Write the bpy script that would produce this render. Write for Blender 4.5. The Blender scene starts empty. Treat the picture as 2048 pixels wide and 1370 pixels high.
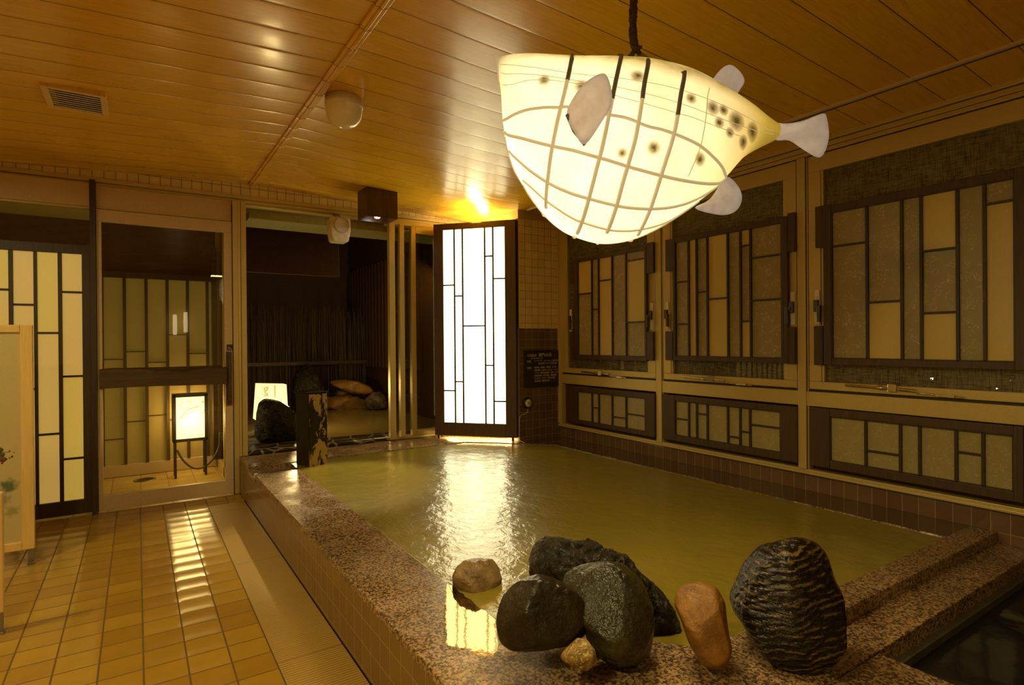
import bpy, math, random
from mathutils import Vector, Matrix, noise
random.seed(7)
SC = bpy.context.scene
COL = SC.collection

# ------------------------------------------------------------------ camera
CH = 1.306                     # tripod height (m)
FPX = 1144.0                   # focal length in pixels of the 2048 px wide frame
yaw, pit, rol = math.radians(33.26), math.radians(.15), math.radians(-.45)
fwd = Vector((math.sin(yaw)*math.cos(pit), math.cos(yaw)*math.cos(pit), -math.sin(pit)))
r0 = Vector((math.cos(yaw), -math.sin(yaw), 0)); u0 = r0.cross(fwd)
RT = r0*math.cos(rol)+u0*math.sin(rol); UP = -r0*math.sin(rol)+u0*math.cos(rol)
cam_d = bpy.data.cameras.new('camera'); cam = bpy.data.objects.new('camera', cam_d); COL.objects.link(cam)
M = Matrix((RT, UP, -fwd)).transposed().to_4x4(); M.translation = (0, 0, CH)
cam.matrix_world = M
cam_d.sensor_width = 36; cam_d.lens = FPX/2048*36; cam_d.clip_start = .02; cam_d.clip_end = 300
SC.camera = cam

# ------------------------------------------------------------------ world, view
w = bpy.data.worlds.new('night'); SC.world = w; w.use_nodes = True
w.node_tree.nodes['Background'].inputs[0].default_value = (.010, .011, .020, 1)
w.node_tree.nodes['Background'].inputs[1].default_value = .35
vs = SC.view_settings
vs.view_transform = 'Standard'; vs.look = 'None'; vs.gamma = 1; vs.use_curve_mapping = False
vs.exposure = 0.0
SC.cycles.max_bounces = 10; SC.cycles.sample_clamp_indirect = 6
SC.cycles.caustics_reflective = False; SC.cycles.caustics_refractive = False

# ------------------------------------------------------------------ lights (area, point); the lamps' own shells are built further down
def light(name, kind, loc, energy, color, size=.1, rot=None, sy=None, spot=None):
    d = bpy.data.lights.new(name, kind); d.energy = energy; d.color = color
    if kind == 'AREA':
        d.size = size
        if sy: d.shape = 'RECTANGLE'; d.size_y = sy
    else: d.shadow_soft_size = size
    if spot: d.spot_size = math.radians(spot); d.spot_blend = .6
    o = bpy.data.objects.new(name, d); COL.objects.link(o); o.location = loc
    if rot: o.rotation_euler = rot
    return o
WARM = (1, .82, .34)
# fill lights added out of view, in place of the room's ceiling lamps
light('ceiling_fill', 'AREA', (-1.0, .5, 2.50), 58, WARM, .30)
light('ceiling_fill', 'AREA', (-1.5, 3.3, 2.50), 30, WARM, .25)
light('ceiling_fill', 'AREA', (1.3, -.9, 2.55), 6, WARM, .30)

# ------------------------------------------------------------------ pixel -> place helpers
def ray(x, y): return RT*((x-1024)/FPX) - UP*((y-685)/FPX) + fwd
C0 = Vector((0, 0, CH))
def pX(x, y, X): d = ray(x, y); return C0 + d*(X/d.x)
def pY(x, y, Y): d = ray(x, y); return C0 + d*(Y/d.y)
def pZ(x, y, Z): d = ray(x, y); return C0 + d*((Z-CH)/d.z)
def pD(x, y, D): return C0 + ray(x, y)*D

# ------------------------------------------------------------------ materials
def N(nt, t, **kw):
    n = nt.nodes.new(t)
    for k, v in kw.items():
        if k.startswith('i_'):
            key = k[2:]; key = int(key) if key.isdigit() else key
            n.inputs[key].default_value = v
        else: setattr(n, k, v)
    return n
class G:
    """small node graph writer"""
    def __init__(s, name):
        s.m = bpy.data.materials.new(name); s.m.use_nodes = True; s.nt = s.m.node_tree
        s.b = s.nt.nodes['Principled BSDF']; s.out = s.nt.nodes['Material Output']
    def put(s, sock, v):
        if v is None: return
        if hasattr(v, 'is_linked') or isinstance(v, bpy.types.NodeSocket): s.nt.links.new(v, sock)
        else:
            try: sock.default_value = v
            except Exception: sock.default_value = (*v, 1)
    def math(s, op, a, b=None, c=None, clamp=False):
        n = N(s.nt, 'ShaderNodeMath', operation=op, use_clamp=clamp)
        for i, v in enumerate((a, b, c)): s.put(n.inputs[i], v)
        return n.outputs[0]
    def pos(s):
        g = N(s.nt, 'ShaderNodeNewGeometry'); x = N(s.nt, 'ShaderNodeSeparateXYZ'); s.nt.links.new(g.outputs['Position'], x.inputs[0])
        return g.outputs['Position'], x.outputs
    def obj(s):
        return N(s.nt, 'ShaderNodeTexCoord').outputs['Object']
    def mapping(s, v, scale=(1,1,1), loc=(0,0,0), rot=(0,0,0)):
        n = N(s.nt, 'ShaderNodeMapping'); s.put(n.inputs[0], v); n.inputs['Scale'].default_value = scale; n.inputs['Location'].default_value = loc; n.inputs['Rotation'].default_value = rot
        return n.outputs[0]
    def noise(s, v, scale=5, detail=3, rough=.5, dist=0, out=0):
        n = N(s.nt, 'ShaderNodeTexNoise'); s.put(n.inputs['Vector'], v); n.inputs['Scale'].default_value = scale; n.inputs['Detail'].default_value = detail
        n.inputs['Roughness'].default_value = rough; n.inputs['Distortion'].default_value = dist
        return n.outputs[out]
    def voro(s, v, scale=5, feature='F1', out='Distance', rnd=1):
        n = N(s.nt, 'ShaderNodeTexVoronoi', feature=feature); s.put(n.inputs['Vector'], v); n.inputs['Scale'].default_value = scale; n.inputs['Randomness'].default_value = rnd
        return n.outputs[out]
    def ramp(s, f, stops, interp='LINEAR'):
        n = N(s.nt, 'ShaderNodeValToRGB'); s.put(n.inputs[0], f); n.color_ramp.interpolation = interp
        el = n.color_ramp.elements
        while len(el) < len(stops): el.new(.5)
        for e, (p, c) in zip(el, stops):
            e.position = p; e.color = (*c, 1) if len(c) == 3 else c
        return n.outputs[0]
    def mix(s, f, a, b, mode='MIX'):
        n = N(s.nt, 'ShaderNodeMix', data_type='RGBA', blend_type=mode); s.put(n.inputs[0], f)
        for i, v in ((6, a), (7, b)):
            if isinstance(v, tuple): v = (*v, 1) if len(v) == 3 else v
            s.put(n.inputs[i], v)
        return n.outputs[2]
    def bump(s, h, strength=.3, dist=.01, nrm=None):
        n = N(s.nt, 'ShaderNodeBump'); s.put(n.inputs['Height'], h); n.inputs['Strength'].default_value = strength; n.inputs['Distance'].default_value = dist
        if nrm is not None: s.nt.links.new(nrm, n.inputs['Normal'])
        return n.outputs[0]
    def fin(s, col=None, rough=None, nrm=None, metal=None, coat=None, coatr=None, ior=None, spec=None, emis=None, estr=None, trans=None, alpha=None):
        b = s.b
        for k, v in (('Base Color', col), ('Roughness', rough), ('Metallic', metal), ('Coat Weight', coat), ('Coat Roughness', coatr), ('IOR', ior), ('Specular IOR Level', spec), ('Emission Color', emis), ('Emission Strength', estr), ('Transmission Weight', trans), ('Alpha', alpha)):
            if v is None: continue
            if isinstance(v, tuple) and len(v) == 3: v = (*v, 1)
            s.put(b.inputs[k], v)
        if nrm is not None:
            s.nt.links.new(nrm, b.inputs['Normal']); s.nt.links.new(nrm, b.inputs['Coat Normal'])
        return s.m
MT = {}
def plain(name, col, rough=.5, metal=0, bumps=0, bscale=60, coat=0, spec=None, var=.12):
    g = G(name); p = g.obj()
    n = g.noise(p, bscale*.4, 4)
    c = g.mix(1, col, g.ramp(n, [(.3, (1-var,)*3), (.7, (1+var,)*3)]), 'MULTIPLY')
    nb = g.bump(g.noise(p, bscale, 4), bumps, .002) if bumps else None
    MT[name] = g.fin(c, rough, nb, metal, coat, spec=spec); return MT[name]
def wood(name, c1, c2, axis=2, rough=.5, scale=1, coat=0):
    g = G(name); p = g.pos()[0]
    sc = [22*scale]*3; sc[axis] = 1.6*scale
    m = g.mapping(p, tuple(sc))
    n = g.noise(m, 2.2, 6, .6, 1.0); f = g.noise(g.mapping(p, tuple(v*6 for v in sc)), 2, 3)
    mixn = g.math('ADD', g.math('MULTIPLY', n, .7), g.math('MULTIPLY', f, .3))
    c = g.ramp(mixn, [(.3, c1), (.68, c2)])
    MT[name] = g.fin(c, rough, g.bump(mixn, .35, .003), coat=coat, coatr=.2); return MT[name]
def tiles(name, axes, size, off, col, grout, rough=.3, gw=.04, var=.25, bstr=.5, pillow=.6, col2=None, rip=0, streak=None, spec=None, grough=.7, osp=(0,0)):
    """square tiles laid on world axes"""
    g = G(name); P, xyz = g.pos()
    fr, fl = [], []
    for i, a in enumerate(axes):
        t = g.math('DIVIDE', g.math('SUBTRACT', xyz[a], off[i]), size[i])
        fl.append(g.math('FLOOR', t)); fr.append(g.math('FRACT', t))
    cell = N(g.nt, 'ShaderNodeCombineXYZ'); g.put(cell.inputs[0], fl[0]); g.put(cell.inputs[1], fl[1])
    wn = N(g.nt, 'ShaderNodeTexWhiteNoise', noise_dimensions='3D'); g.put(wn.inputs[0], cell.outputs[0])
    def edge(f, s): # distance to the nearest edge, in tile units
        return g.math('SUBTRACT', .5, g.math('ABSOLUTE', g.math('SUBTRACT', f, .5)))
    e0, e1 = edge(fr[0], 0), edge(fr[1], 1)
    gws = gw if isinstance(gw, tuple) else (gw, gw*size[0]/size[1])
    m0 = g.math('GREATER_THAN', e0, gws[0]*.5); m1 = g.math('GREATER_THAN', e1, gws[1]*.5)
    mask = g.math('MULTIPLY', m0, m1)
    c = g.mix(wn.outputs[0], col, col2 or tuple(v*(1-var) for v in col))
    c = g.mix(g.noise(P, 9, 4), c, g.mix(1, c, (.78,.78,.78), 'MULTIPLY'))
    c = g.mix(mask, grout, c)
    h0 = g.math('MULTIPLY', g.math('SMOOTH_MIN', e0, .12, .12), 4); h1 = g.math('MULTIPLY', g.math('SMOOTH_MIN', e1, .12, .12), 4)
    h = g.math('MULTIPLY', g.math('MULTIPLY', h0, h1), mask)
    # dish of each tile
    q = g.math('ADD', g.math('POWER', g.math('SUBTRACT', fr[0], .5), 2), g.math('POWER', g.math('SUBTRACT', fr[1], .5), 2))
    h = g.math('ADD', h, g.math('MULTIPLY', q, pillow))
    tl = g.math('MULTIPLY', g.math('SUBTRACT', wn.outputs[0], .5), g.math('MULTIPLY', fr[1], .12))
    h = g.math('ADD', h, tl)
    if rip: h = g.math('ADD', h, g.math('MULTIPLY', g.noise(P, 60, 3), rip))
    r = g.mix(mask, (grough,)*3, (rough,)*3)
    MT[name] = g.fin(c, r, g.bump(h, bstr, .006), spec=spec); return MT[name]
def granite(name, c1, c2, c3, rough=.3):
    g = G(name); P = g.pos()[0]
    n = g.noise(P, 95, 3, .65); v = g.voro(P, 130, 'F1', 'Color'); s = N(g.nt, 'ShaderNodeSeparateColor'); g.put(s.inputs[0], v)
    c = g.ramp(n, [(.40, c1), (.50, c2), (.62, c3)])
    c = g.mix(g.math('GREATER_THAN', s.outputs[0], .72), c, c1)
    c = g.mix(g.math('GREATER_THAN', s.outputs[1], .80), c, c3)
    c = g.mix(1, c, g.ramp(g.noise(P, 3, 3), [(.3, (.75,)*3), (.7, (1.15,)*3)]), 'MULTIPLY')
    rr = g.ramp(g.noise(P, 5, 4), [(.4, (rough*.55,)*3), (.62, (rough*1.4,)*3)])
    MT[name] = g.fin(c, rr, g.bump(n, .12, .002)); return MT[name]
def glass(name, col=(1,1,1), rough=0, tint=.96, refl=None):
    """pane: see-through with a real reflection at both faces"""
    g = G(name); nt = g.nt
    tr = N(nt, 'ShaderNodeBsdfTransparent'); tr.inputs[0].default_value = (tint*col[0], tint*col[1], tint*col[2], 1)
    gl = N(nt, 'ShaderNodeBsdfGlossy'); gl.inputs['Roughness'].default_value = rough
    fr = N(nt, 'ShaderNodeFresnel'); bf = N(nt, 'ShaderNodeNewGeometry').outputs['Backfacing']; nt.links.new(g.math('ADD', g.math('MULTIPLY', bf, 1/1.5-1.5), 1.5), fr.inputs[0])   # same reflectance from either face
    mx = N(nt, 'ShaderNodeMixShader')
    f = fr.outputs[0] if refl is None else g.math('MULTIPLY', fr.outputs[0], refl, clamp=True)
    nt.links.new(f, mx.inputs[0]); nt.links.new(tr.outputs[0], mx.inputs[1]); nt.links.new(gl.outputs[0], mx.inputs[2]); nt.links.new(mx.outputs[0], g.out.inputs[0])
    MT[name] = g.m; return g.m
def glow(name, col, strength, base=(.8,.75,.6), nz=None, rough=.6):
    g = G(name)
    e = col
    if nz: e = g.mix(1, col, g.ramp(g.noise(g.obj(), nz, 4), [(.3, (.8,)*3), (.7, (1.1,)*3)]), 'MULTIPLY')
    MT[name] = g.fin(base, rough, emis=e, estr=strength); return MT[name]

# ------------------------------------------------------------------ mesh builder (world coordinates)
class MB:
    def __init__(s): s.v = []; s.f = []; s.sm = []
    def add(s, vs_, fs, smooth=False):
        b = len(s.v); s.v += [Vector(v) for v in vs_]
        for f in fs: s.f.append(tuple(b+i for i in f)); s.sm.append(smooth)
        return s
    def box(s, x0, x1, y0, y1, z0, z1):
        x0, x1 = min(x0,x1), max(x0,x1); y0, y1 = min(y0,y1), max(y0,y1); z0, z1 = min(z0,z1), max(z0,z1)
        v = [(x,y,z) for x in (x0,x1) for y in (y0,y1) for z in (z0,z1)]
        return s.add(v, [(0,1,3,2),(4,6,7,5),(0,4,5,1),(2,3,7,6),(0,2,6,4),(1,5,7,3)])
    def obox(s, o, a, b, c):
        o, a, b, c = map(Vector, (o, a, b, c))
        v = [o+a*i+b*j+c*k for i in (0,1) for j in (0,1) for k in (0,1)]
        f = [(0,1,3,2),(4,6,7,5),(0,4,5,1),(2,3,7,6),(0,2,6,4),(1,5,7,3)]
        if a.cross(b).dot(c) < 0: f = [q[::-1] for q in f]
        return s.add(v, f)
    def prism(s, poly, ext):
        """planar polygon extruded by vector ext"""
        poly = [Vector(p) for p in poly]; n = len(poly); ext = Vector(ext)
        nr = sum(((poly[i]-poly[0]).cross(poly[(i+1) % n]-poly[0]) for i in range(1, n-1)), Vector())
        if nr.dot(ext) > 0: poly = poly[::-1]
        v = poly+[p+ext for p in poly]
        return s.add(v, [tuple(range(n)), tuple(range(2*n-1, n-1, -1))]+[(i, i+n, (i+1) % n+n, (i+1) % n) for i in range(n)])
    def tube(s, pts, r, seg=8, smooth=True, caps=True):
        pts = [Vector(p) for p in pts]; n = len(pts); rs = r if isinstance(r, (list, tuple)) else [r]*n
        d0 = (pts[1]-pts[0]).normalized(); up = Vector((0,0,1)) if abs(d0.z) < .9 else Vector((1,0,0))
        vs_, fs = [], []
        x = d0.cross(up).normalized()
        for i, p in enumerate(pts):
            d = (pts[min(i+1,n-1)]-pts[max(i-1,0)]).normalized()
            x = (x-d*x.dot(d)).normalized(); y = d.cross(x)
            for k in range(seg):
                a = 2*math.pi*k/seg; vs_.append(p+(x*math.cos(a)+y*math.sin(a))*rs[i])
        for i in range(n-1):
            for k in range(seg):
                k2 = (k+1) % seg; fs.append((i*seg+k, i*seg+k2, (i+1)*seg+k2, (i+1)*seg+k))
        s.add(vs_, fs, smooth)
        if caps:
            s.add([vs_[k] for k in range(seg)], [tuple(range(seg-1,-1,-1))]); s.add(vs_[-seg:], [tuple(range(seg))])
        return s
    def lathe(s, c, prof, axis=(0,0,1), seg=32, smooth=True):
        """profile of (radius, distance along axis)"""
        c = Vector(c); ax = Vector(axis).normalized(); up = Vector((1,0,0)) if abs(ax.x) < .9 else Vector((0,1,0))
        x = ax.cross(up).normalized(); y = ax.cross(x); vs_, fs = [], []
        for r, h in prof:
            for k in range(seg):
                a = 2*math.pi*k/seg; vs_.append(c+ax*h+(x*math.cos(a)+y*math.sin(a))*max(r,1e-5))
        for i in range(len(prof)-1):
            for k in range(seg):
                k2 = (k+1) % seg; fs.append((i*seg+k, i*seg+k2, (i+1)*seg+k2, (i+1)*seg+k))
        return s.add(vs_, fs, smooth)
    def quad(s, a, b, c, d): return s.add([a,b,c,d], [(0,1,2,3)])
    def build(s, name, mat, parent=None, bevel=0, origin=None, seg=2):
        me = bpy.data.meshes.new(name)
        if parent: off = wloc(parent)
        elif origin: off = Vector(origin)
        else:
            xs = [v.x for v in s.v]; ys = [v.y for v in s.v]; zs = [v.z for v in s.v]
            off = Vector(((min(xs)+max(xs))/2, (min(ys)+max(ys))/2, min(zs)))
        me.from_pydata([v-off for v in s.v], [], s.f); me.polygons.foreach_set('use_smooth', s.sm); me.update()
        o = bpy.data.objects.new(name, me); COL.objects.link(o); me.materials.append(MT[mat] if isinstance(mat, str) else mat)
        if parent: o.parent = parent; WL[o.name] = off
        else: o.location = off; WL[o.name] = off
        if bevel:
            b = o.modifiers.new('bevel', 'BEVEL'); b.width = bevel; b.segments = seg; b.limit_method = 'ANGLE'
        return o
WL = {}
def wloc(o): return WL[o.name]
def tag(o, label, cat=None, group=None, kind=None):
    if label: o['label'] = label
    if cat: o['category'] = cat
    if group: o['group'] = group
    if kind: o['kind'] = kind
    return o
def thing(name, loc, label, cat, group=None, kind=None):
    o = bpy.data.objects.new(name, None); COL.objects.link(o); o.location = loc; o.empty_display_size = .1; WL[o.name] = Vector(loc)
    return tag(o, label, cat, group, kind)
def struct(o, label=None, cat=None): return tag(o, label, cat, kind='structure')
def text(body, size, org, xdir, ydir, mat, parent, name='lettering', align='LEFT', depth=.0006):
    cu = bpy.data.curves.new('t', 'FONT'); cu.body = body; cu.size = size; cu.align_x = align; cu.extrude = depth
    to = bpy.data.objects.new('t', cu); COL.objects.link(to)
    dg = bpy.context.evaluated_depsgraph_get(); dg.update()
    me = bpy.data.meshes.new_from_object(to.evaluated_get(dg)); me.name = name
    COL.objects.unlink(to); bpy.data.objects.remove(to)
    xd = Vector(xdir).normalized(); yd = Vector(ydir).normalized(); zd = xd.cross(yd)
    mm = Matrix((xd, yd, zd)).transposed().to_4x4(); mm.translation = Vector(org)-wloc(parent)
    me.transform(mm); me.materials.clear(); me.materials.append(MT[mat])
    o = bpy.data.objects.new(name, me); COL.objects.link(o); o.parent = parent
    return o

# ------------------------------------------------------------------ material library
# ceiling planks, 20 cm wide, running along X
def ceiling_mat():
    g = G('ceiling_wood'); P, x = g.pos()
    t = g.math('DIVIDE', g.math('SUBTRACT', x[1], .086), .2); f = g.math('FRACT', t); fl = g.math('FLOOR', t)
    e = g.math('SUBTRACT', .5, g.math('ABSOLUTE', g.math('SUBTRACT', f, .5)))
    mask = g.math('GREATER_THAN', e, .012)
    wn = N(g.nt, 'ShaderNodeTexWhiteNoise', noise_dimensions='1D'); g.put(wn.inputs['W'], fl)
    gr = g.noise(g.mapping(P, (1.2, 30, 30)), 3, 5, .6)
    c = g.ramp(gr, [(.3, (.66, .36, .012)), (.7, (.82, .47, .020))])
    c = g.mix(g.math('MULTIPLY', wn.outputs[0], .22), c, (.50, .26, .02))
    c = g.mix(mask, (.10, .045, .004), c)
    crown = g.math('MULTIPLY', g.math('POWER', g.math('SUBTRACT', f, .5), 2), -1)
    lip = g.math('MULTIPLY', g.math('SMOOTH_MIN', e, .05, .05), 6)
    h = g.math('ADD', g.math('ADD', g.math('MULTIPLY', crown, 1.2), lip), g.math('MULTIPLY', g.noise(g.mapping(P, (3, 1.2, 1)), 2.5, 2), .22))
    MT['ceiling_wood'] = g.fin(c, g.ramp(g.noise(P, 2.5, 3), [(.3, (.20,)*3), (.7, (.32,)*3)]), g.bump(h, .55, .006), coat=.12, coatr=.12, spec=.35)
ceiling_mat()
tiles('floor_tile', (0,1), (.1515,.150), (.467-.1515*20, .035), (.46,.27,.026), (.13,.07,.015), (.20), (.045,.042), .2, 1.0, 2.2, (.36,.19,.02), .03)
tiles('vestibule_tile', (0,1), (.22,.22), (-.2,.1), (.62,.42,.09), (.25,.14,.04), .3, .03, .2, .6, .6, (.52,.33,.06), .05)
tiles('header_tile', (0,2), (.0752,.0752), (.096, 2.523), (.86,.66,.27), (.08,.045,.012), .25, .055, .12, .5, .5)
tiles('column_tile', (0,2), (.081,.0805), (3.147, .032), (.86,.68,.29), (.10,.05,.015), .3, .04, .12, .5, .5)
tiles('column_tile_side', (1,2), (.081,.0805), (4.675, .032), (.66,.50,.20), (.12,.06,.02), .3, .04, .12, .5, .5)
tiles('brown_tile', (0,2), (.081,.0805), (3.147, .032), (.17,.10,.045), (.30,.22,.12), .16, .035, .2, .5, .4, (.13,.07,.03))
tiles('brown_tile_right', (1,2), (.081,.110), (4.675, .312), (.20,.115,.055), (.36,.26,.14), .12, .035, .2, .5, .5, (.16,.085,.04), .05)
tiles('curb_tile', (1,2), (.100,.100), (.03, .015), (.22,.125,.035), (.34,.22,.09), .22, .03, .2, .5, .4, (.19,.10,.03))
tiles('basin_tile', (0,2), (.08,.08), (0, 0), (.10,.085,.05), (.05,.04,.02), .3, .03, .2, .5, .4)
granite('granite', (.07,.042,.02), (.25,.145,.06), (.40,.26,.12), .36)
granite('granite_wet', (.07,.045,.025), (.26,.15,.075), (.46,.29,.15), .10)
wood('dark_wood', (.016,.009,.003), (.055,.030,.010), 2, .45)
wood('dark_wood_x', (.016,.009,.003), (.055,.030,.010), 0, .45)
wood('panel_wood', (.030,.014,.002), (.085,.044,.008), 2, .5)
wood('panel_wood_y', (.030,.016,.005), (.080,.043,.013), 1, .5)
wood('lantern_wood', (.045,.024,.011), (.11,.058,.027), 2, .5)
wood('log_wood', (.030,.014,.005), (.11,.055,.018), 0, .4, .7)
wood('box_wood', (.020,.009,.003), (.15,.062,.016), 2, .35, .35)
wood('pale_wood', (.62,.40,.11), (.76,.52,.18), 2, .5)
plain('beige_metal', (.52,.41,.20), .38, .35, .05, 300, var=.05)
plain('beige_panel', (.56,.42,.23), .45, .0, .05, 200, var=.06)
plain('window_metal', (.56,.43,.15), .36, .30, .05, 300, var=.06)
plain('track_dark', (.035,.028,.014), .5, .3)
plain('black_frame', (.010,.008,.005), .35)
plain('char_wood', (.012,.011,.008), .28, 0, .9, 30, var=.5)
plain('chrome', (.7,.66,.55), .15, 1)
plain('grey_metal', (.30,.26,.20), .4, .8)
plain('white_plastic', (.70,.62,.42), .4)
plain('handle_dark', (.10,.085,.06), .35, .4)
plain('rubber', (.06,.055,.045), .5)
plain('sign_board', (.022,.017,.010), .3)
plain('sign_ink', (.60,.50,.30), .5)
plain('fin_paper', (.70,.62,.52), .75, 0, .3, 60, var=.14)
plain('rope', (.055,.028,.012), .9, 0, 1, 220, var=.5)
plain('soffit', (.34,.29,.09), .7, 0, .2, 60)
plain('outdoor_wall', (.075,.028,.010), .7)
plain('cane', (.11,.07,.025), .8)
plain('night_ground', (.03,.025,.015), .7)
plain('plaster', (.50,.36,.16), .7)
plain('dark_basin', (.035,.035,.028), .4)
glass('door_glass', (.97,.94,.80), 0, .90)
glass('window_glass', (.92,.92,.85), 0, .85)
glow('lantern_paper', (1,.88,.50), 4.6)
glow('lantern_tube', (1,.85,.6), 14)
glow('bulb', (1,.97,.9), 30)
glow('screen_glow', (.80,.56,.17), .95, (.7,.55,.3), 60)

def paper_mat(name, base, fib, lit=0, fscale=26):
    g = G(name); P = g.pos()[0]
    wv = g.noise(P, fscale, 2, .5, 2.2); rid = g.math('ABSOLUTE', g.math('SUBTRACT', wv, .5))
    fm = g.math('LESS_THAN', rid, .011)
    gate = g.math('GREATER_THAN', g.noise(P, fscale*.7, 1), .50)
    fm = g.math('MULTIPLY', fm, gate)
    c = g.mix(g.noise(P, 120, 3), base, tuple(v*.82 for v in base))
    c = g.mix(fm, c, fib)
    kw = dict(emis=c, estr=lit) if lit else {}
    MT[name] = g.fin(c, .32, g.bump(wv, .1, .002), **kw)
paper_mat('fibre_paper', (.33,.27,.115), (.62,.54,.28))
paper_mat('plain_paper', (.64,.49,.14), (.64,.49,.14))
paper_mat('lower_paper', (.36,.30,.12), (.54,.46,.22))
# lit door papers with the backlight put into their emission
def doorpaper(name, c1, c2, st):
    g = G(name); P = g.pos()[0]
    c = g.mix(g.noise(g.mapping(P, (3,3,1.2)), 2, 3), c1, c2)
    c = g.mix(g.noise(P, 160, 3), c, g.mix(1, c, (.80,.80,.80), 'MULTIPLY'))
    MT[name] = g.fin((.34,.24,.08), .3, g.bump(g.noise(P, 90, 3), .3, .002), emis=c, estr=st)
doorpaper('door_paper_pink', (.66,.38,.10), (.66,.43,.08), .62)
doorpaper('door_paper_yellow', (.66,.43,.06), (.68,.45,.08), .60)
doorpaper('vestibule_paper', (.40,.30,.045), (.34,.24,.04), .20)  # low emission stands in for the lantern's light on these panes
def linen():
    g = G('linen_blind'); P, x = g.pos(); nt = g.nt
    a = g.noise(g.mapping(P, (1, 14, 170)), 1, 3, .7); b = g.noise(g.mapping(P, (1, 170, 14)), 1, 3, .7)
    t = g.math('MULTIPLY', g.math('ADD', a, b), .5)
    c = g.ramp(t, [(.38, (.08,.072,.05)), (.60, (.60,.53,.40))])
    g.fin(c, .35, spec=.5)
    tr = N(nt, 'ShaderNodeBsdfTransparent'); mx = N(nt, 'ShaderNodeMixShader')
    gate = g.ramp(t, [(.40, (.45,)*3), (.45, (.0,)*3)])
    nt.links.new(gate, mx.inputs[0]); nt.links.new(g.b.outputs[0], mx.inputs[1]); nt.links.new(tr.outputs[0], mx.inputs[2]); nt.links.new(mx.outputs[0], g.out.inputs[0])
    MT['linen_blind'] = g.m
linen()
def water():
    g = G('pool_water'); P = g.pos()[0]
    n1 = g.noise(g.mapping(P, (1,.8,1), rot=(0,0,.58)), 17, 4, .6, .5); n2 = g.noise(P, 3.2, 2, .5)
    h = g.math('ADD', g.math('MULTIPLY', n1, .34), g.math('MULTIPLY', n2, .7))
    c = g.ramp(g.noise(P, .9, 2), [(.35, (.22,.175,.012)), (.65, (.28,.215,.022))])
    MT['pool_water'] = g.fin(c, .38, g.bump(h, .55, .03), ior=1.42, coat=.9, coatr=.09)
    g = G('outdoor_water'); P = g.pos()[0]
    MT['outdoor_water'] = g.fin((.20,.14,.035), .16, g.bump(g.noise(P, 9, 3), .25, .01), ior=1.33)
    g = G('dark_water'); P = g.pos()[0]
    MT['dark_water'] = g.fin((.008,.009,.008), .10, g.bump(g.noise(P, 7, 3), .2, .01), ior=1.33)
    g = G('wet_film'); P = g.pos()[0]; nt = g.nt
    tr = N(nt, 'ShaderNodeBsdfTransparent'); gl = N(nt, 'ShaderNodeBsdfGlossy'); gl.inputs['Roughness'].default_value = .05
    fr = N(nt, 'ShaderNodeFresnel'); fr.inputs[0].default_value = 1.33; mx = N(nt, 'ShaderNodeMixShader')
    bm = g.bump(g.noise(P, 30, 2), .05, .003); nt.links.new(bm, gl.inputs['Normal'])
    gl.inputs[0].default_value = (.40,.32,.17,1); nt.links.new(fr.outputs[0], mx.inputs[0]); nt.links.new(tr.outputs[0], mx.inputs[1]); nt.links.new(gl.outputs[0], mx.inputs[2]); nt.links.new(mx.outputs[0], g.out.inputs[0])
    MT['wet_film'] = g.m
water()
def stone_mat(name, c1, c2, rough=.2, scale=8, bands=None, bump=.5, speck=None, veins=None):
    g = G(name); P = g.obj()
    n = g.noise(P, scale, 6, .62, .8)
    if bands:
        m = g.mapping(P, (1, 1, 1), rot=bands); wv_ = N(g.nt, 'ShaderNodeTexWave', wave_type='BANDS', bands_direction='Z'); g.put(wv_.inputs[0], m)
        wv_.inputs['Scale'].default_value = 15; wv_.inputs['Distortion'].default_value = 9; wv_.inputs['Detail'].default_value = 5; wv_.inputs['Detail Scale'].default_value = .8; wv_.inputs['Detail Roughness'].default_value = .62
        n2 = g.noise(g.mapping(P, (3, 3, 26), rot=bands), 2.0, 5, .6, .9)
        c = g.ramp(wv_.outputs['Fac'], [(.35, c1), (.68, tuple(v*.35 for v in c2)), (.93, c2)])
        c = g.mix(g.ramp(n2, [(.44, (0,)*3), (.54, (1,)*3)]), c, c1)
        n = g.math('ADD', g.math('MULTIPLY', n, .4), g.math('ADD', g.math('MULTIPLY', n2, .5), g.math('MULTIPLY', wv_.outputs['Fac'], .15)))
    else: c = g.ramp(n, [(.35, c1), (.68, c2)])
    if speck: c = g.mix(g.math('GREATER_THAN', g.noise(P, 140, 2), .58), c, speck)
    if veins: c = g.mix(g.math('LESS_THAN', g.math('ABSOLUTE', g.math('SUBTRACT', g.noise(P, 7, 3, .5, 1.5), .5)), .008), c, veins)
    nb = g.bump(g.math('ADD', n, g.math('MULTIPLY', g.noise(P, 60, 4), .3)), bump, .02)
    MT[name] = g.fin(c, g.ramp(g.noise(P, 14, 3), [(.35, (rough*.7,)*3), (.7, (rough*1.6,)*3)]), nb, spec=.38)
stone_mat('stone_dark', (.010,.007,.002), (.032,.021,.006), .25, 7, None, .7)
stone_mat('stone_craggy', (.006,.005,.002), (.040,.030,.010), .13, 22, None, 1.6)
stone_mat('stone_green', (.014,.013,.003), (.052,.044,.010), .24, 5, None, 1.0, veins=(.02,.016,.006))
stone_mat('stone_striped', (.008,.005,.002), (.13,.085,.018), .15, 9, (.25,.15,0), .9)
stone_mat('stone_orange', (.16,.065,.008), (.30,.14,.02), .45, 9, None, .7)
stone_mat('stone_speckled', (.10,.058,.010), (.38,.24,.06), .42, 30, None, .6, speck=(.50,.34,.10))
stone_mat('stone_tan', (.15,.09,.035), (.33,.21,.09), .20, 9, None, .8)
stone_mat('stone_garden', (.045,.030,.012), (.17,.12,.06), .45, 9, None, .7)
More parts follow.
